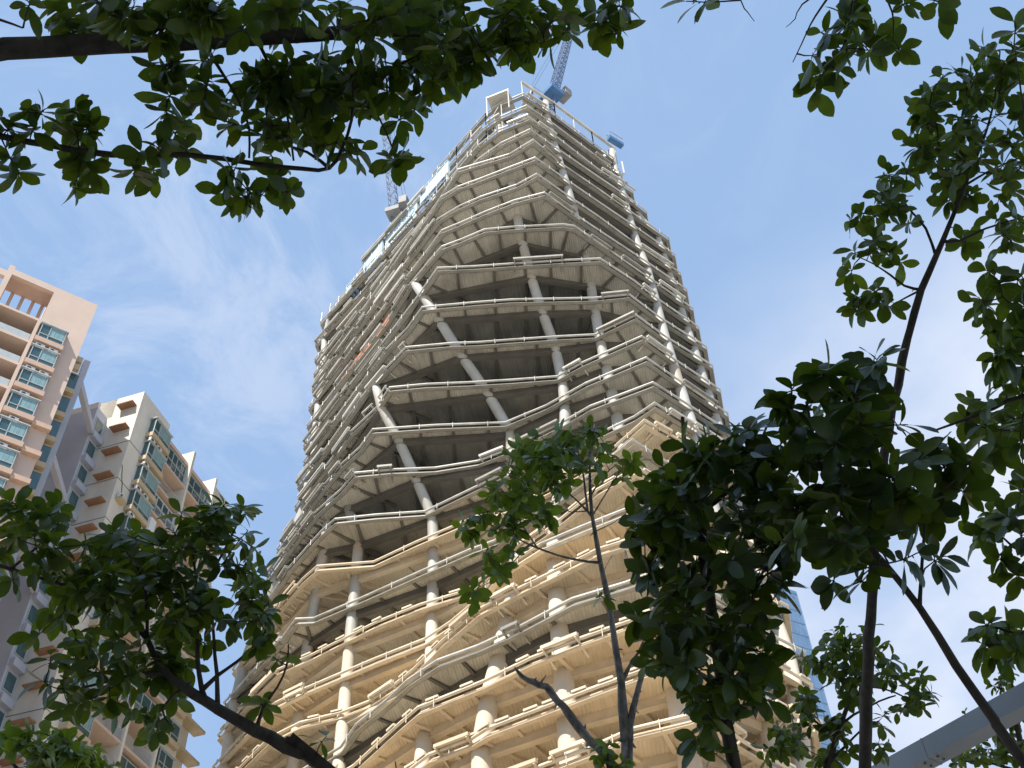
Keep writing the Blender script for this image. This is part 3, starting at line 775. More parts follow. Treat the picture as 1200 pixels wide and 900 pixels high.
# steel canopy beam crossing the lower right corner
a = Vector((2.7, 8.2, 6)); b = Vector((3.6, 7.1, 6)); d = (b-a).normalized()
p0 = a - d*3.2; p1 = b + d*3.4; L = (p1-p0).length
cbm = empty('canopy_beam', (p0.x, p0.y, 0), math.atan2(d.y, d.x))
tag(cbm, 'grey steel box beam slanting across the lower right corner in front of the sky', 'beam')
g = MB(); g.box(0, L, 0, .17, 5.84, 6.0)
bev = g.build('beam', M['beam'], cbm)
g = MB(); g.box(.0,.16,.01,.16,0,5.84); g.box(-.1,.26,-.08,.28,0,.03); g.build('post', M['beam'], cbm)
g = MB(); g.box(L-.16,L,.01,.16,0,5.84); g.box(L-.26,L+.1,-.08,.28,0,.03); g.build('post', M['beam'], cbm)
g = MB()
for x in (3.6, 3.72, 5.9, 6.02): g.tube([(x,.05,5.84),(x,.05,5.825)], .012, 6); g.tube([(x,.12,5.84),(x,.12,5.825)], .012, 6)
g.box(3.655,3.665,-.003,.173,5.837,6.003); g.build('bolts_and_joint', M['beam'], cbm)

# block added out of view behind the camera: it keeps the near trees in shade
ob = empty('unseen_shade_block', (-12, -14, 0))
tag(ob, 'plain block added out of view behind the viewer to shade the nearest trees', 'shade block')
g = MB(); g.box(-34,34,-20,0,0,44); g.build('wall', M['cream'], ob)
g = MB()
for i in range(12): g.box(-33,33,-.0,.06,2+i*3.5,3.9+i*3.5)
g.build('window_band', M['glass'], ob)
g = MB(); g.box(-34.3,34.3,-20.3,.3,44,44.5); g.build('roof_edge', M['bluegrey2'], ob)
# ------------------------------------------------------------------ trees close to the camera
def leaf_into(mb, base, d, nrm, L, W, droop, mi):
    d = d.normalized(); s = d.cross(nrm)
    if s.length < 1e-3: s = d.orthogonal()
    s.normalize(); n = s.cross(d).normalized()
    T = (0, .14, .34, .56, .76, .90, 1.0); Wd = (.03, .24, .43, .50, .42, .23, .0)
    cup = trng.uniform(.04, .26); tw = trng.uniform(-.4, .4)
    vs = []; c = base.copy(); ang = 0
    for i, t in enumerate(T):
        p = base + d*(L*t) - n*(droop*L*t*t) 
        p.z -= droop*L*t*t*.4
        a = tw*t; ss = s*math.cos(a) + n*math.sin(a); nn = n*math.cos(a) - s*math.sin(a)
        w = Wd[i]*W
        e = nn*(cup*w)
        if i == len(T)-1: vs.append(p)
        else: vs += [p - ss*w + e, p, p + ss*w + e]
    fs = []
    for i in range(len(T)-2):
        a = i*3; fs += [(a,a+1,a+4,a+3),(a+1,a+2,a+5,a+4)]
    a = (len(T)-2)*3; k = len(vs)-1; fs += [(a,a+1,k),(a+1,a+2,k)]
    mb.add(vs, fs, mi, True)

def rand_dir():
    z = trng.uniform(-1,1); a = trng.uniform(0, 2*math.pi); r = math.sqrt(1-z*z); return Vector((r*math.cos(a), r*math.sin(a), z))

def rosette(mb, p, axis, L, n, back, mi=1):
    axis = axis.normalized(); a0 = axis.orthogonal().normalized(); b0 = axis.cross(a0); ph = trng.uniform(0, 6.3)
    for i in range(n):
        ph += 2.4 + trng.uniform(-.35,.35); t = i/max(1,n-1)
        el = R(104 - 60*t + trng.uniform(-20,20))
        rad = a0*math.cos(ph) + b0*math.sin(ph)
        d = axis*math.cos(el) + rad*math.sin(el)
        d = (d + Vector((0,0,-trng.uniform(.05,.65)))).normalized()
        nr = (axis - d*axis.dot(d)) + rand_dir()*.28
        if nr.length < .05: nr = a0
        l = L*trng.triangular(.45,1.2,.95)
        base = p + back*min(1.0, L*1.15*(1-t)/max(1e-4, back.length))
        st = base + d*(l*.10)
        mb.bar(base, st, .003, .003, 0)
        leaf_into(mb, st, d, nr.normalized(), l, l*trng.uniform(.48,.62), trng.uniform(.02,.28), mi)

def make_tree(name, label, cat, ground_xy, branches, clumps, L, leafm='leaf', barkm='bark', trunk=0, spurs=(), nleaf=(6,10), drop=None, group=None, knob=.12, seed=1, twig=.0042, auto=True, dens=1.0, rs=1.0):
    """branches: lists of (px, py, distance, radius_m); the one numbered trunk runs on down to the ground"""
    global trng
    trng = random.Random(seed)
    B3 = []
    for br in branches: B3.append([(at_d(x, y, d), r*rs) for x, y, d, r in br])
    if auto:
        a, b = B3[trunk][0][0], B3[trunk][1][0]; d = (a-b).normalized()
        if d.z > -.35: d = Vector((d.x, d.y, -.6)).normalized()
        gpt = a + d*(a.z/-d.z); ground_xy = (gpt.x, gpt.y)
    root = empty(name, (ground_xy[0], ground_xy[1], 0)); O = Vector((ground_xy[0], ground_xy[1], 0))
    def smooth(pts):
        out = []
        n = len(pts)
        for i in range(n-1):
            p0, p1, p2, p3 = pts[max(0,i-1)][0], pts[i][0], pts[i+1][0], pts[min(n-1,i+2)][0]
            seg = max(2, int((p2-p1).length/.10))
            for j in range(seg):
                t = j/seg; q = ((p1*2) + (p2-p0)*t + (p0*2-p1*5+p2*4-p3)*t*t + (p1*3-p0-p2*3+p3)*t*t*t)*.5
                out.append((q, pts[i][1]*(1-t)+pts[i+1][1]*t))
        out.append(pts[-1]); return out
    samples = []
    for i, br in enumerate(B3):
        pts = list(br)
        if i == trunk:
            top, r = pts[0]; gp = O
            if auto: mid = top*.55 + gp*.45
            else: mid = top*.5 + gp*.5 + Vector((trng.uniform(-.1,.1), trng.uniform(-.1,.1), .1))
            pts = [(gp - Vector((0,0,.2)), r*1.6), (gp + Vector((0,0,.25)), r*1.35), (mid, r*1.15)] + pts
        if i != trunk and samples:
            q, qr = min(samples, key=lambda s: (s[0]-pts[0][0]).length)
            if (q-pts[0][0]).length < .5 and .0 < (q-pts[1][0]).length: pts = [(q, min(qr, pts[0][1]*1.25))] + (pts[1:] if (q-pts[0][0]).length < .15 else pts)
        sm = smooth(pts)
        sm = [(p + rand_dir()*r*.15, r) for p, r in sm]
        g = MB(); g.tube([p-O for p, r in sm], [r for p, r in sm], 9 if sm[0][1] > .012 else 6, knobs=knob)
        # leaf scars / stubs
        for p, r in sm[1:-1]:
            if r > .008 and trng.random() < (.7 if barkm == 'bark_pale' else .35):
                dd = rand_dir(); g.tube([p-O, p-O+dd*r*1.0, p-O+dd*(r*1.0+trng.uniform(.006,.022)*(2.8 if barkm == 'bark_pale' else 1))], [r*.5, r*.35, r*.12], 5)
        g.build('trunk' if i == trunk else 'branch', M[barkm], root)
        for p, r in sm: 
            if p.z > 2.0: samples.append((p, r))
    # crown
    pts = []
    for cl in clumps:
        cx, cy, rx, ry, dist, n = cl[:6]; sp = cl[6] if len(cl) > 6 else .5
        n = max(1, int(n*DENS*dens + trng.random()))
        for _ in range(n):
            a = trng.uniform(0, 6.283); q = 1.12*math.sqrt(trng.random())
            pts.append(at_d(cx + rx*q*math.cos(a), cy + ry*q*math.sin(a), dist + trng.uniform(-sp, sp)))
    g = MB()
    nodes = [p for p, r in samples]
    todo = []
    for p in pts:
        dmin = min((p-q).length for q in nodes); todo.append((dmin, p))
    todo.sort(key=lambda t: t[0])
    for _, p in todo:
        q = min(nodes, key=lambda m: (p-m).length + max(0, (m.z-p.z))*.5)
        v = p-q; ln = v.length
        if ln < .03: continue
        side = rand_dir(); side -= v.normalized()*side.dot(v.normalized())
        m1 = q + v*.35 + side*ln*.10; m2 = q + v*.72 + side*ln*.08 + Vector((0,0,-.02*ln))
        r0 = min(.010, twig*.8 + ln*.0045)
        g.tube([q-O, m1-O, m2-O, p-O], [r0, r0*.75, r0*.55, twig*.55], 5, 0)
        if ln > .16: nodes += [m1, m2]
        elif ln > .08: nodes.append(m2)
        nodes.append(q + v*.9)
        ax = (v.normalized()*.9 + Vector((0,0,.55)) + rand_dir()*.55).normalized()
        rosette(g, p-O, ax, L, trng.randint(*nleaf), m2-p)
    # odd leaves hanging on the bare lengths between
    g.build('crown', [M[barkm], M[leafm]], root)
    tag(root, label, cat, group)
    return root

G_ = 'broad-leaved trees round the camera'
# overhanging tree, top left
make_tree('overhanging_tree', 'tree whose thick dark boughs and leaves hang across the top left corner', 'tree', (-4.6, 1.6),
  [[(-620,200,5.0,.085),(-300,110,4.7,.070),(-40,62,4.6,.047),(130,52,4.6,.044),(300,43,4.6,.036),(400,38,4.6,.031),(470,28,4.65,.022),(530,8,4.7,.016),(600,-40,4.8,.010)],
   [(-500,170,4.9,.05),(-160,140,4.8,.022),(0,160,4.75,.0165),(60,171,4.75,.0155),(130,181,4.75,.0145),(220,181,4.75,.0135),(300,192,4.75,.0125),(355,198,4.75,.0115),(386,197,4.75,.010),(401,174,4.72,.008),(412,140,4.7,.0075),(414,105,4.65,.0075),(405,60,4.6,.009)],
   [(235,62,4.6,.010),(262,88,4.65,.008),(281,120,4.7,.0075),(292,150,4.7,.0065),(292,185,4.75,.006)],
   [(290,52,4.6,.009),(318,82,4.65,.007),(336,130,4.7,.006),(344,188,4.75,.006)],
   [(383,196,4.75,.008),(360,178,4.75,.007),(320,165,4.75,.0055),(290,150,4.75,.005),(240,135,4.75,.004)],
   [(400,40,4.6,.012),(470,41,4.6,.008),(560,43,4.6,.006),(640,42,4.6,.004)],
   [(150,50,4.6,.009),(200,20,4.5,.007),(250,-20,4.4,.006)],
   [(420,100,4.6,.007),(450,85,4.6,.006),(500,60,4.6,.005)],
   [(405,60,4.6,.007),(430,110,4.6,.006),(450,150,4.6,.005),(462,178,4.6,.004)],
   [(-30,15,4.4,.008),(0,23,4.4,.006),(27,33,4.4,.004)]],
  [(45,8,35,12,4.5,5,.3),(110,14,50,20,4.5,13,.4),(170,22,55,24,4.5,18,.4),(240,18,55,26,4.5,20,.4),(310,16,50,24,4.5,14,.4),(360,25,40,25,4.5,11,.4),
   (430,18,60,24,4.5,20,.4),(500,22,55,26,4.5,22,.4),(560,18,50,26,4.5,20,.4),(620,12,40,22,4.5,13,.4),(660,25,25,16,4.5,6,.3),(590,55,35,22,4.5,10,.3),(640,52,18,12,4.5,4,.2),
   (185,88,18,14,4.6,5,.2),(225,80,22,14,4.6,5,.2),(85,40,12,10,4.6,2),(215,125,28,18,4.7,8,.3),(195,155,16,10,4.7,4,.2),(250,118,18,14,4.7,5,.2),
   (285,100,25,30,4.7,10,.3),(320,95,30,32,4.7,14,.3),(355,100,30,36,4.7,16,.3),(385,90,25,40,4.7,14,.3),(300,150,30,22,4.7,10,.3),(345,150,35,25,4.7,13,.3),(375,165,20,15,4.7,6,.2),
   (415,85,28,40,4.6,14,.3),(445,100,28,34,4.6,14,.3),(480,85,28,38,4.6,14,.3),(510,75,26,30,4.6,11,.3),(535,62,22,18,4.6,7,.2),(470,125,14,12,4.6,3,.2),(395,150,14,14,4.65,4,.2),(415,170,14,10,4.65,3,.2),
   (560,70,14,14,4.5,3,.2),(455,178,16,14,4.6,5,.15),
   (270,215,12,12,4.75,2,.1),(300,225,24,14,4.75,6,.2),(330,215,22,10,4.75,5,.2),(295,205,30,10,4.75,6,.2),(283,238,10,7,4.75,2,.1),
   (30,138,30,12,4.75,6,.2),(75,135,26,14,4.75,8,.2),(90,150,14,10,4.75,3,.1),(22,190,18,14,4.75,5,.2),(98,195,25,12,4.75,6,.2),(92,220,16,8,4.75,3,.1),(170,175,22,8,4.75,4,.2),(170,205,18,10,4.75,5,.2),(215,170,14,8,4.75,2,.1)],
  .104, dens=.84, rs=.85, seed=3, group=G_, auto=False)
# twigs reaching in from above, top right
make_tree('overhanging_tree', 'tree with drooping leafy twigs hanging in at the top, right of centre', 'tree', (3.4, -.8),
  [[(1260,-700,4.2,.06),(1120,-420,4.3,.045),(1040,-180,4.5,.022),(1003,-30,4.6,.010),(998,10,4.6,.007),(990,52,4.6,.006),(972,78,4.6,.005),(955,97,4.6,.004)],
   [(1060,-200,4.5,.014),(900,-80,4.5,.010),(780,-50,4.5,.008),(720,-10,4.5,.006),(716,20,4.5,.0045),(722,40,4.5,.004)],
   [(1003,-60,4.5,.007),(965,5,4.5,.005),(950,28,4.5,.004),(940,50,4.5,.003),(929,73,4.5,.002)],
   [(960,-40,4.5,.005),(940,5,4.5,.0035),(932,22,4.5,.0025),(921,32,4.5,.0015)],
   [(880,-60,4.5,.005),(868,0,4.5,.003),(876,14,4.5,.0025),(884,25,4.5,.0015)],
   [(1020,-60,4.5,.007),(1040,0,4.5,.005),(1047,25,4.5,.004),(1046,48,4.5,.003)]],
  [(975,5,28,14,4.6,6,.2),(1005,18,30,18,4.6,7,.2),(985,40,25,18,4.6,6,.2),(1015,55,30,15,4.6,6,.2),(965,62,20,15,4.6,4,.2),(1040,28,22,22,4.6,5,.2),(1055,55,16,15,4.6,4,.2),(950,92,14,10,4.6,3,.1),(960,112,10,8,4.6,2,.1),(990,88,22,10,4.6,4,.1),(1060,0,12,8,4.6,2,.1),(1095,4,18,6,4.6,2,.1),
   (712,14,26,10,4.5,5,.2),(700,38,12,9,4.5,2,.1),(722,36,14,9,4.5,2,.1),(735,8,16,8,4.5,2,.1),(815,2,12,6,4.5,2,.1)],
  .104, dens=.62, rs=.8, seed=5, group=G_, auto=False)
# right-hand slender tree
make_tree('slender_tree', 'slender tree with a thin straight trunk and loose crown at the upper right', 'tree', (3.0, 5.0),
  [[(1014,905,6.3,.047),(1016,800,6.3,.042),(1022,700,6.3,.038),(1028,600,6.3,.036),(1040,510,6.3,.035),(1052,450,6.3,.034),(1064,395,6.3,.030),(1080,340,6.3,.027),(1097,300,6.3,.022),(1112,265,6.3,.018),(1130,218,6.3,.014),(1150,170,6.3,.010),(1165,120,6.3,.007),(1172,60,6.3,.005)],
   [(1077,349,6.3,.012),(1060,335,6.3,.010),(1043,322,6.3,.008),(1025,310,6.3,.006),(1008,302,6.3,.004)],
   [(1074,345,6.3,.008),(1055,352,6.3,.006),(1040,362,6.3,.005)],
   [(1099,294,6.3,.010),(1085,268,6.3,.009),(1068,248,6.3,.008),(1045,222,6.3,.006),(1030,240,6.3,.004)],
   [(1101,290,6.3,.012),(1125,282,6.3,.010),(1155,268,6.3,.008),(1200,254,6.3,.006),(1240,245,6.3,.005)],
   [(1118,250,6.3,.009),(1105,200,6.3,.008),(1098,150,6.3,.006),(1090,110,6.3,.005)],
   [(1130,218,6.3,.008),(1160,200,6.3,.007),(1195,185,6.3,.006)]],
  [(1170,55,18,18,6.2,6,.3),(1150,60,14,14,6.2,4,.3),(1185,90,20,22,6.2,11,.4),(1160,100,25,20,6.2,12,.4),(1120,95,25,14,6.3,7,.3),(1090,98,16,14,6.3,5,.3),(1080,125,16,20,6.3,7,.3),(1105,135,26,24,6.3,15,.4),(1145,140,30,30,6.3,22,.5),(1185,140,22,34,6.2,18,.5),
   (1080,165,16,16,6.3,6,.3),(1115,178,30,24,6.3,17,.4),(1155,185,30,28,6.3,20,.5),(1190,200,18,24,6.2,10,.4),(1070,188,12,14,6.3,4,.2),(1052,200,20,14,6.3,6,.3),(1085,208,24,18,6.3,10,.3),(1125,222,26,20,6.3,12,.4),(1035,215,16,12,6.3,4,.2),(1030,240,20,14,6.3,6,.3),(1055,235,16,12,6.3,4,.3),
   (1065,248,24,14,6.3,6,.3),(1150,245,30,16,6.3,9,.4),(1185,255,20,18,6.3,8,.4),(1010,262,14,12,6.3,4,.2),(1030,268,12,10,6.3,2,.2),(1160,285,30,14,6.3,8,.4),(1190,290,14,14,6.3,4,.3),
   (1010,295,20,9,6.3,5,.2),(1035,300,20,10,6.3,5,.2),(1065,305,16,10,6.3,3,.2),(1005,318,12,8,6.3,3,.1),(1015,350,18,12,6.3,6,.2),(1038,350,16,12,6.3,5,.2),(1000,368,12,10,6.3,3,.2),(1045,370,14,10,6.3,3,.2)],
  .100, dens=.66, rs=.72, barkm='bark', seed=8, group=G_)
# tree at the right edge
make_tree('edge_tree', 'tree whose leafy boughs come in from outside at the right edge', 'tree', (4.7, 4.2),
  [[(1420,640,5.2,.06),(1340,520,5.2,.040),(1270,470,5.2,.022),(1200,464,5.2,.0125),(1165,478,5.2,.011),(1130,492,5.2,.009),(1096,504,5.2,.006)],
   [(1330,500,5.2,.02),(1290,400,5.2,.012),(1230,350,5.2,.009),(1200,365,5.2,.006),(1175,348,5.2,.004)],
   [(1300,560,5.2,.02),(1250,640,5.1,.012),(1210,655,5.1,.008),(1170,625,5.1,.005)],
   [(1320,600,5.1,.02),(1260,720,5.0,.012),(1215,745,5.0,.008),(1165,735,5.0,.005)],
   [(1290,430,5.2,.012),(1250,300,5.2,.010),(1215,220,5.2,.007),(1190,60,5.2,.004)],
   [(1130,492,5.2,.006),(1160,503,5.2,.005),(1200,505,5.2,.004)]],
  [(1180,320,22,10,5.2,5,.2),(1195,345,14,16,5.2,5,.2),(1155,310,10,8,5.2,2,.2),(1155,352,12,8,5.2,3,.2),(1175,375,20,14,5.2,6,.3),(1190,400,14,16,5.2,6,.3),(1170,412,14,14,5.2,5,.3),(1185,435,18,18,5.2,9,.3),(1165,450,14,10,5.2,3,.2),(1190,475,14,14,5.2,6,.3),
   (1145,470,14,10,5.2,4,.2),(1138,490,10,12,5.2,3,.2),(1175,500,20,12,5.2,6,.3),(1185,530,18,18,5.2,8,.3),(1195,560,16,20,5.2,6,.3),
   (1150,612,20,14,5.1,5,.2),(1180,620,22,20,5.1,8,.3),(1185,655,18,16,5.1,5,.2),(1140,635,8,10,5.1,1,.1),
   (1150,735,16,12,5.0,4,.2),(1180,730,20,16,5.0,5,.2),(1135,752,10,8,5.0,2,.1),(1165,765,12,10,5.0,3,.1),(1190,765,14,10,5.0,3,.2),(1192,690,8,14,5.0,2,.2),(1196,25,6,10,5.0,2,.1)],
  .104, dens=.75, rs=.8, seed=12, group=G_, auto=False)
# dark crown in the middle right
make_tree('dark_leafy_tree', 'dark dense tree with a black trunk hiding the lower right of the skyscraper', 'tree', (1.3, 3.5),
  [[(862,905,4.7,.034),(852,850,4.7,.032),(843,780,4.7,.030),(835,720,4.7,.028),(826,660,4.7,.025),(820,600,4.7,.020),(806,540,4.7,.013),(800,498,4.7,.010),(800,488,4.7,.009)],
   [(828,690,4.7,.012),(790,665,4.7,.009),(760,640,4.6,.006)],
   [(836,735,4.7,.012),(875,700,4.7,.009),(900,660,4.7,.007),(920,620,4.7,.005)],
   [(846,800,4.7,.012),(810,780,4.65,.009),(780,760,4.6,.006)],
   [(850,840,4.7,.012),(885,820,4.7,.008),(905,790,4.7,.006)],
   [(820,610,4.7,.012),(860,570,4.7,.010),(890,520,4.7,.007),(905,480,4.7,.005)]],
  [(850,505,36,16,4.5,13,.3),(800,535,34,24,4.6,20,.4),(850,545,40,28,4.6,28,.5),(905,545,36,34,4.6,24,.5),(770,580,28,24,4.6,15,.4),(755,615,22,20,4.6,10,.3),(800,600,40,34,4.6,30,.5),(850,600,44,36,4.6,34,.5),(900,610,36,36,4.6,24,.5),
   (770,660,32,28,4.6,18,.4),(815,660,40,36,4.6,28,.5),(870,665,42,36,4.6,28,.5),(905,670,16,26,4.6,8,.4),(760,705,22,16,4.6,8,.3),(800,715,36,32,4.6,24,.5),(850,720,38,34,4.6,26,.5),(890,715,26,30,4.6,14,.4),
   (775,755,26,20,4.6,10,.4),(820,770,34,28,4.6,18,.5),(870,770,30,30,4.6,18,.4),(805,815,26,18,4.6,9,.4),(845,815,34,22,4.6,14,.4),(885,800,22,22,4.6,9,.3),(820,860,22,14,4.6,6,.3),(840,875,14,12,4.6,3,.2),(888,825,16,14,4.6,4,.2),(765,735,14,14,4.6,4,.2)],
  .108, dens=.60, rs=.85, leafm='leaf_deep', seed=17, group=G_, nleaf=(6,10))
# leaning tree with the dark stem from the lower right
make_tree('leaning_tree', 'leaning tree with a dark slanting stem crossing the grey beam at lower right', 'tree', (3.2, 2.6),
  [[(1215,915,4.2,.024),(1165,845,4.2,.021),(1120,780,4.2,.019),(1078,712,4.2,.016),(1040,665,4.2,.014),(1005,625,4.2,.012),(975,580,4.2,.010),(955,520,4.2,.008),(945,470,4.2,.006)],
   [(1078,712,4.2,.009),(1079,680,4.2,.008),(1082,640,4.2,.007),(1084,600,4.2,.006),(1078,560,4.2,.005)],
   [(1005,625,4.2,.009),(1025,580,4.2,.008),(1015,520,4.2,.007),(1010,460,4.2,.005)],
   [(1040,665,4.2,.008),(1000,655,4.2,.007),(965,650,4.2,.005)],
   [(1084,600,4.2,.006),(1110,570,4.2,.005),(1140,545,4.2,.004)]],
  [(955,425,24,16,4.1,5,.2),(945,450,22,14,4.1,5,.2),(985,440,20,14,4.1,5,.2),(1010,430,22,14,4.1,6,.2),(1030,420,14,10,4.1,3,.1),(970,470,34,16,4.1,11,.3),(1015,465,30,18,4.1,10,.3),(930,495,26,18,4.2,8,.3),(965,505,34,24,4.2,15,.4),(1010,505,34,26,4.2,15,.4),(1045,500,18,18,4.2,5,.3),
   (930,545,30,26,4.2,12,.4),(975,550,36,30,4.2,20,.4),(1020,550,34,28,4.2,16,.4),(1060,545,28,20,4.2,9,.4),(1095,540,26,18,4.2,7,.3),(1120,555,18,16,4.2,5,.3),(1145,550,16,10,4.2,3,.2),
   (930,595,30,26,4.2,11,.4),(975,600,36,30,4.2,17,.4),(1020,600,32,28,4.2,13,.4),(1060,590,26,22,4.2,8,.3),(1100,590,26,20,4.2,7,.3),(1130,590,14,12,4.2,3,.2),(945,640,30,22,4.2,9,.4),(990,645,34,22,4.2,12,.4),(1030,640,26,22,4.2,8,.3),(1070,635,20,20,4.2,5,.3),(1090,655,16,14,4.2,3,.2),(975,685,16,12,4.2,3,.2),(1000,680,16,14,4.2,4,.2)],
  .115, dens=.50, rs=.8, leafm='leaf_deep', seed=23, group=G_, nleaf=(6,9))
# slim tree in front of the tower, with the dead stub
make_tree('slim_tree', 'slim tree with knobbly grey stem and bare broken branch, before the skyscraper', 'tree', (1.2, 6.6),
  [[(735,915,7.6,.062),(735,880,7.6,.056),(731,850,7.6,.046),(728,800,7.6,.042),(722,760,7.6,.036),(716,720,7.6,.032),(708,680,7.6,.028),(700,640,7.6,.024),(694,605,7.6,.021),(691,560,7.6,.013),(692,520,7.6,.009)],
   [(735,872,7.6,.042),(742,830,7.6,.034),(750,800,7.6,.026),(757,778,7.6,.020),(764,750,7.6,.013),(775,720,7.6,.009)],
   [(731,800,7.6,.020),(738,780,7.6,.016),(748,765,7.6,.012),(756,745,7.6,.008)],
   [(728,900,7.6,.050),(708,885,7.6,.048),(692,868,7.6,.046),(676,850,7.6,.042),(660,828,7.6,.040),(648,815,7.6,.038),(640,805,7.6,.036),(625,800,7.6,.032),(612,793,7.6,.024),(603,782,7.6,.008)],
   [(697,660,7.6,.014),(670,655,7.6,.012),(640,646,7.6,.012),(620,638,7.6,.011),(600,628,7.6,.009),(575,615,7.6,.007),(555,612,7.6,.005)],
   [(625,640,7.6,.008),(612,615,7.6,.007),(600,590,7.6,.006),(585,570,7.6,.005)],
   [(622,641,7.6,.007),(600,660,7.6,.006),(580,678,7.6,.005)],
   [(694,612,7.6,.012),(680,590,7.6,.010),(660,572,7.6,.009),(640,550,7.6,.007),(628,532,7.6,.005)],
   [(692,600,7.6,.012),(684,560,7.6,.010),(678,530,7.6,.007),(672,510,7.6,.005)],
   [(694,600,7.6,.009),(712,575,7.6,.007),(728,550,7.6,.006),(735,535,7.6,.004)],
   [(694,585,7.6,.008),(705,560,7.6,.006),(722,545,7.6,.005)],
   [(690,600,7.6,.006),(670,600,7.6,.005),(655,595,7.6,.003),(645,585,7.6,.002)],
   [(696,620,7.6,.006),(720,612,7.6,.004),(735,600,7.6,.003),(742,592,7.6,.002)],
   [(715,712,7.6,.006),(712,690,7.6,.005),(705,675,7.6,.004),(718,650,7.6,.003)]],
  [(672,512,26,12,7.5,11,.3),(640,525,30,18,7.5,17,.4),(620,545,26,20,7.6,15,.4),(655,545,34,22,7.6,20,.4),(690,530,24,20,7.5,13,.3),(710,545,18,14,7.5,6,.2),(732,542,12,8,7.5,3,.2),(605,570,24,20,7.6,12,.4),(635,572,28,18,7.6,12,.4),
   (580,590,24,18,7.6,11,.3),(610,600,24,18,7.6,9,.3),(555,612,20,12,7.6,8,.3),(585,622,22,14,7.6,7,.3),(550,630,12,8,7.6,3,.2),(635,600,14,14,7.6,4,.2),(580,650,16,14,7.6,5,.2),(590,670,12,8,7.6,3,.2),(562,692,12,10,7.6,4,.2),(556,705,6,6,7.6,1,.1),(600,640,8,6,7.6,1,.1),(735,565,8,8,7.5,1,.1),(702,700,3,3,7.5,1,.05)],
  .108, dens=.95, rs=.66, leafm='leaf_fresh', barkm='bark_pale', seed=31, group=G_, knob=.22, nleaf=(6,9))
# fresh shoots at its foot
make_tree('sapling', 'bright green young shoots at the foot of the slim grey stem, bottom centre', 'shrub', (1.35, 6.3),
  [[(712,930,7.4,.008),(712,900,7.4,.006),(708,885,7.4,.005),(704,875,7.4,.003)], [(716,915,7.4,.005),(738,895,7.4,.004)]],
  [(706,876,10,6,7.4,3,.1),(700,890,10,6,7.4,3,.1),(722,890,12,6,7.4,3,.1),(715,897,22,4,7.4,4,.1)], .085, leafm='leaf_fresh', seed=37, group=None, nleaf=(5,7))
# big crown bottom left
make_tree('spreading_tree', 'tree with a big dark crown at lower left, on one slanting black limb', 'tree', (-.3, 4.9),
  [[(400,915,6.0,.044),(370,892,6.0,.042),(335,874,6.0,.040),(300,856,6.0,.037),(270,840,6.0,.034),(240,822,6.0,.031),(215,806,6.0,.028),(196,790,6.0,.024),(180,765,6.0,.019),(165,735,6.0,.014),(150,700,6.0,.010)],
   [(236,820,6.0,.016),(233,790,6.0,.014),(231,750,6.0,.012),(232,700,6.0,.010),(226,650,6.0,.007)],
   [(257,832,6.0,.013),(254,790,6.0,.012),(250,745,6.0,.010),(248,700,6.0,.008)],
   [(232,808,6.0,.013),(255,792,6.0,.012),(278,775,6.0,.009),(300,755,6.0,.007),(318,730,6.0,.005)],
   [(293,853,6.0,.012),(308,830,6.0,.009),(325,805,6.0,.007),(336,780,6.0,.006),(338,755,6.0,.004)],
   [(170,745,6.0,.012),(130,700,6.0,.011),(90,690,6.0,.010),(40,675,6.0,.010),(-10,660,6.0,.012)],
   [(20,672,6.0,.008),(45,640,6.0,.007),(70,610,6.0,.006)],
   [(200,792,6.0,.012),(160,790,6.0,.010),(120,800,6.0,.008),(80,810,6.0,.006)],
   [(215,806,6.0,.010),(190,830,6.0,.008),(200,850,6.0,.005)],
   [(232,700,6.0,.009),(260,650,6.0,.008),(280,610,6.0,.005)],
   [(170,745,6.0,.010),(170,690,6.0,.009),(150,640,6.0,.006)]],
  [(30,590,26,16,6.0,9,.3),(60,590,22,18,6.0,8,.3),(10,610,20,20,6.0,8,.3),(40,625,30,22,6.0,13,.4),(20,660,28,24,6.0,11,.4),(65,655,26,22,6.0,9,.4),(125,640,26,14,6.0,11,.3),(90,680,30,22,6.0,13,.4),
   (160,640,30,18,6.0,15,.4),(195,650,26,22,6.0,15,.4),(235,600,22,18,6.0,10,.3),(262,600,24,16,6.0,10,.3),(225,630,26,20,6.0,14,.4),(262,635,32,24,6.0,20,.4),(285,655,16,22,6.0,8,.3),(120,680,30,24,6.0,16,.4),(160,690,36,30,6.0,24,.5),(210,690,36,30,6.0,24,.5),(260,685,34,30,6.0,22,.4),
   (295,690,22,24,6.0,11,.3),(315,705,16,20,6.0,7,.3),(130,730,40,28,6.0,24,.5),(185,740,40,28,6.0,24,.5),(240,735,36,26,6.0,19,.4),(290,735,28,22,6.0,12,.3),(322,735,12,16,6.0,4,.2),(75,710,26,22,6.0,10,.4),(55,745,18,12,6.0,4,.3),(95,765,34,22,6.0,13,.4),(140,780,34,24,6.0,14,.4),(185,785,30,22,6.0,11,.4),
   (225,770,28,16,6.0,8,.3),(60,790,20,12,6.0,5,.3),(100,815,34,16,6.0,9,.3),(150,825,28,16,6.0,8,.3),(190,835,24,16,6.0,7,.3),(185,855,14,8,6.0,3,.2),(300,760,16,10,6.0,3,.2),(318,765,8,8,6.0,2,.1),(305,822,5,4,6.0,1,.05),(75,830,12,8,6.0,2,.2),
   (383,862,3,3,5.9,1,.05)],
  .106, dens=.68, rs=.85, seed=41, group=G_)
make_tree('low_shoot', 'single leafy twig end poking in at the bottom edge before the skyscraper', 'twig', (.05, 5.0),
  [[(470,960,5.9,.006),(467,920,5.9,.004),(463,892,5.9,.003)]], [(463,888,3,2,5.9,1,.02)], .125, seed=43, nleaf=(6,7))
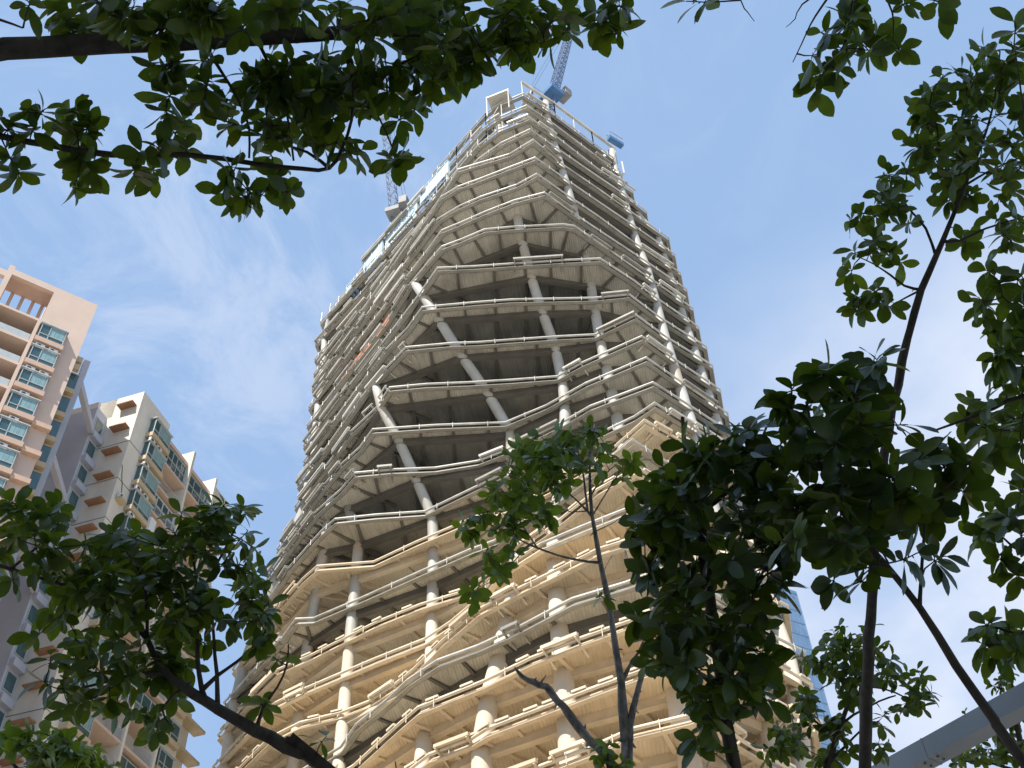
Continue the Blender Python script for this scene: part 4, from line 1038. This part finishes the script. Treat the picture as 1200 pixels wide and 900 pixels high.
# bright low tree bottom left corner
make_tree('young_tree', 'low bright green treetop in the bottom left corner', 'tree', (-2.6, 6.4),
  [[(45,980,7.4,.030),(48,930,7.4,.022),(52,895,7.4,.014),(60,865,7.4,.008)], [(48,930,7.4,.014),(90,900,7.4,.009),(110,885,7.4,.006)], [(48,935,7.4,.014),(15,895,7.4,.009),(5,870,7.4,.006)]],
  [(20,868,24,14,7.4,13,.4),(55,865,26,16,7.4,14,.4),(85,878,24,12,7.4,11,.4),(30,892,34,12,7.4,15,.4),(80,896,36,8,7.4,12,.4),(115,890,14,8,7.4,4,.2),(125,898,8,5,7.4,2,.1)],
  .105, leafm='leaf_fresh', seed=47, group=G_)
# small tree lower right behind the pale trunk
make_tree('small_tree', 'small lighter tree with fine leaves left of the lower end of the grey steel beam', 'tree', (3.4, 8.0),
  [[(960,960,8.6,.034),(965,915,8.6,.028),(975,880,8.6,.022),(985,850,8.6,.018),(996,820,8.6,.014),(1003,790,8.6,.010),(1000,765,8.6,.007)],
   [(985,850,8.6,.010),(1000,838,8.6,.009),(1030,822,8.6,.007),(1050,815,8.6,.005)],
   [(968,900,8.6,.012),(990,875,8.6,.010),(1010,855,8.6,.007),(1030,845,8.6,.005)],
   [(996,812,8.6,.008),(1020,805,8.6,.007),(1050,812,8.6,.006),(1075,825,8.6,.004)],
   [(980,862,8.6,.010),(955,845,8.6,.008),(935,830,8.6,.006)],
   [(1000,790,8.6,.007),(975,780,8.6,.005),(955,775,8.6,.004)]],
  [(1000,740,22,8,8.6,8,.3),(985,755,22,10,8.6,9,.3),(1010,762,22,12,8.6,9,.3),(955,775,18,10,8.6,8,.3),(985,785,20,12,8.6,9,.3),(1035,775,14,10,8.6,5,.2),(1060,790,16,10,8.6,6,.3),(1040,800,24,12,8.6,9,.3),(1010,795,18,12,8.6,7,.3),(1075,815,14,8,8.6,4,.2),(1085,808,8,6,8.6,2,.1),
   (1070,835,14,8,8.6,4,.2),(1045,830,18,10,8.6,6,.3),(1010,825,20,12,8.6,7,.3),(970,815,24,14,8.6,11,.4),(935,825,20,14,8.6,9,.3),(955,850,28,16,8.6,15,.4),(920,860,16,14,8.6,7,.3),(985,850,16,12,8.6,6,.3),(935,880,26,14,8.6,13,.4),(970,885,24,12,8.6,10,.4),(1040,850,8,6,8.6,2,.1),(1030,872,16,10,8.6,4,.2),(900,885,14,10,8.6,4,.2)],
  .105, leafm='leaf', seed=53, group=G_, nleaf=(5,8), twig=.0035)
make_tree('small_tree', 'fine-leaved small tree behind the steel beam in the bottom right corner', 'tree', (6.6, 9.6),
  [[(1215,985,11.5,.05),(1205,925,11.5,.04),(1198,880,11.5,.030),(1190,840,11.5,.018),(1186,800,11.5,.010)],
   [(1200,895,11.5,.018),(1175,870,11.5,.014),(1150,850,11.5,.009),(1135,835,11.5,.006)],
   [(1203,910,11.5,.018),(1165,895,11.5,.012),(1130,892,11.5,.008)]],
  [(1185,795,16,8,11.5,8,.3),(1168,806,10,6,11.5,3,.2),(1190,830,14,10,11.5,9,.4),(1160,845,24,10,11.5,13,.4),(1135,842,12,8,11.5,5,.3),(1185,860,20,14,11.5,14,.4),(1150,868,22,12,11.5,11,.4),(1170,888,26,12,11.5,14,.4),(1132,885,14,10,11.5,6,.3),(1125,897,10,4,11.5,3,.2),(1196,890,8,14,11.5,6,.3)],
  .095, leafm='leaf', seed=59, group=G_, nleaf=(5,8))
# ------------------------------------------------------------------ light, sky, camera
SUN_EL, SUN_AZ = R(54), math.atan2(-.505, -.863)      # towards the sun: behind the camera, to the left
sd = Vector((math.sin(SUN_AZ)*math.cos(SUN_EL), math.cos(SUN_AZ)*math.cos(SUN_EL), math.sin(SUN_EL)))
sl = bpy.data.lights.new('sun', 'SUN'); sl.energy = SUN_E; sl.angle = R(.53); sl.color = (1, .95, .87)
so = bpy.data.objects.new('sun', sl); COL.objects.link(so)
so.rotation_mode = 'QUATERNION'; so.rotation_quaternion = sd.to_track_quat('Z', 'Y'); so.location = (0,-40,80)
w = bpy.data.worlds.new('World'); SC.world = w; w.use_nodes = True; nt = w.node_tree; N = nt.nodes; L = nt.links
bg = N['Background']; bg.inputs['Strength'].default_value = SKY_S
sk = N.new('ShaderNodeTexSky'); sk.sky_type = 'NISHITA'; sk.sun_disc = False; sk.sun_elevation = SUN_EL
sk.sun_rotation = SUN_AZ % (2*math.pi); sk.air_density = 1.0; sk.dust_density = 1.2; sk.ozone_density = 1.0; sk.altitude = 20
tc = N.new('ShaderNodeTexCoord')
mp = N.new('ShaderNodeMapping'); mp.inputs['Scale'].default_value = (1.6, 1.0, 2.6); mp.inputs['Rotation'].default_value = (.3,.5,.2); mp.inputs['Location'].default_value = CLOUD_LOC; L.new(tc.outputs['Generated'], mp.inputs['Vector'])
nz = N.new('ShaderNodeTexNoise'); nz.inputs['Scale'].default_value = 4.2; nz.inputs['Detail'].default_value = 9; nz.inputs['Roughness'].default_value = .66; nz.inputs['Distortion'].default_value = .9; L.new(mp.outputs[0], nz.inputs['Vector'])
cr = N.new('ShaderNodeMapRange'); cr.interpolation_type = 'SMOOTHSTEP'; cr.inputs[1].default_value = .44; cr.inputs[2].default_value = .70; cr.inputs[3].default_value = 0; cr.inputs[4].default_value = .42; L.new(nz.outputs['Fac'], cr.inputs[0])
# a broad veil of thin cloud low in the east (right of the tower)
vd = N.new('ShaderNodeVectorMath'); vd.operation = 'DOT_PRODUCT'; vd.inputs[1].default_value = ray(1150, 640)[:]; nv = N.new('ShaderNodeVectorMath'); nv.operation = 'NORMALIZE'; L.new(tc.outputs['Generated'], nv.inputs[0]); L.new(nv.outputs[0], vd.inputs[0])
vr = N.new('ShaderNodeMapRange'); vr.interpolation_type = 'SMOOTHSTEP'; vr.inputs[1].default_value = .945; vr.inputs[2].default_value = .998; vr.inputs[3].default_value = 0; vr.inputs[4].default_value = 1.0; L.new(vd.outputs['Value'], vr.inputs[0])
n3 = N.new('ShaderNodeTexNoise'); n3.inputs['Scale'].default_value = 5; n3.inputs['Detail'].default_value = 8; L.new(mp.outputs[0], n3.inputs['Vector'])
r3 = N.new('ShaderNodeMapRange'); r3.inputs[1].default_value = .30; r3.inputs[2].default_value = .62; r3.inputs[3].default_value = .35; r3.inputs[4].default_value = 1; L.new(n3.outputs['Fac'], r3.inputs[0])
v2 = N.new('ShaderNodeVectorMath'); v2.operation = 'DOT_PRODUCT'; v2.inputs[1].default_value = ray(120, 250)[:]; L.new(nv.outputs[0], v2.inputs[0])
q2 = N.new('ShaderNodeMapRange'); q2.interpolation_type = 'SMOOTHSTEP'; q2.inputs[1].default_value = .93; q2.inputs[2].default_value = .985; q2.inputs[3].default_value = .12; q2.inputs[4].default_value = 1; L.new(v2.outputs['Value'], q2.inputs[0])
cw = N.new('ShaderNodeMath'); cw.operation = 'MULTIPLY'; L.new(cr.outputs[0], cw.inputs[0]); L.new(q2.outputs[0], cw.inputs[1])
ml = N.new('ShaderNodeMath'); ml.operation = 'MULTIPLY'; L.new(vr.outputs[0], ml.inputs[0]); L.new(r3.outputs[0], ml.inputs[1])
mxx = N.new('ShaderNodeMath'); mxx.operation = 'MAXIMUM'; L.new(ml.outputs[0], mxx.inputs[0]); L.new(cw.outputs[0], mxx.inputs[1])
# thin overall haze lifts the blue towards the pale blue of the picture
hz = N.new('ShaderNodeMix'); hz.data_type = 'RGBA'; hz.inputs['Factor'].default_value = HAZE_F; hz.inputs['B'].default_value = (*HAZE_C, 1); L.new(sk.outputs[0], hz.inputs['A'])
cm = N.new('ShaderNodeMix'); cm.data_type = 'RGBA'; cm.inputs['B'].default_value = (*CLOUD_C, 1); L.new(mxx.outputs[0], cm.inputs['Factor']); L.new(hz.outputs['Result'], cm.inputs['A'])
L.new(cm.outputs['Result'], bg.inputs['Color'])

cd = bpy.data.cameras.new('camera'); cam = bpy.data.objects.new('camera', cd); COL.objects.link(cam)
cd.sensor_width = 36; cd.lens = 36*F_PX/1200; cd.clip_start = .05; cd.clip_end = 6000
m3 = Matrix((RT, UPV, -FW)).transposed()
cam.matrix_world = Matrix.Translation(CAM) @ m3.to_4x4()
SC.camera = cam
SC.render.resolution_x = 1024; SC.render.resolution_y = 768
SC.view_settings.view_transform = 'Standard'; SC.view_settings.look = 'None'; SC.view_settings.gamma = 1; SC.view_settings.exposure = EXPO
SC.view_settings.use_curve_mapping = False
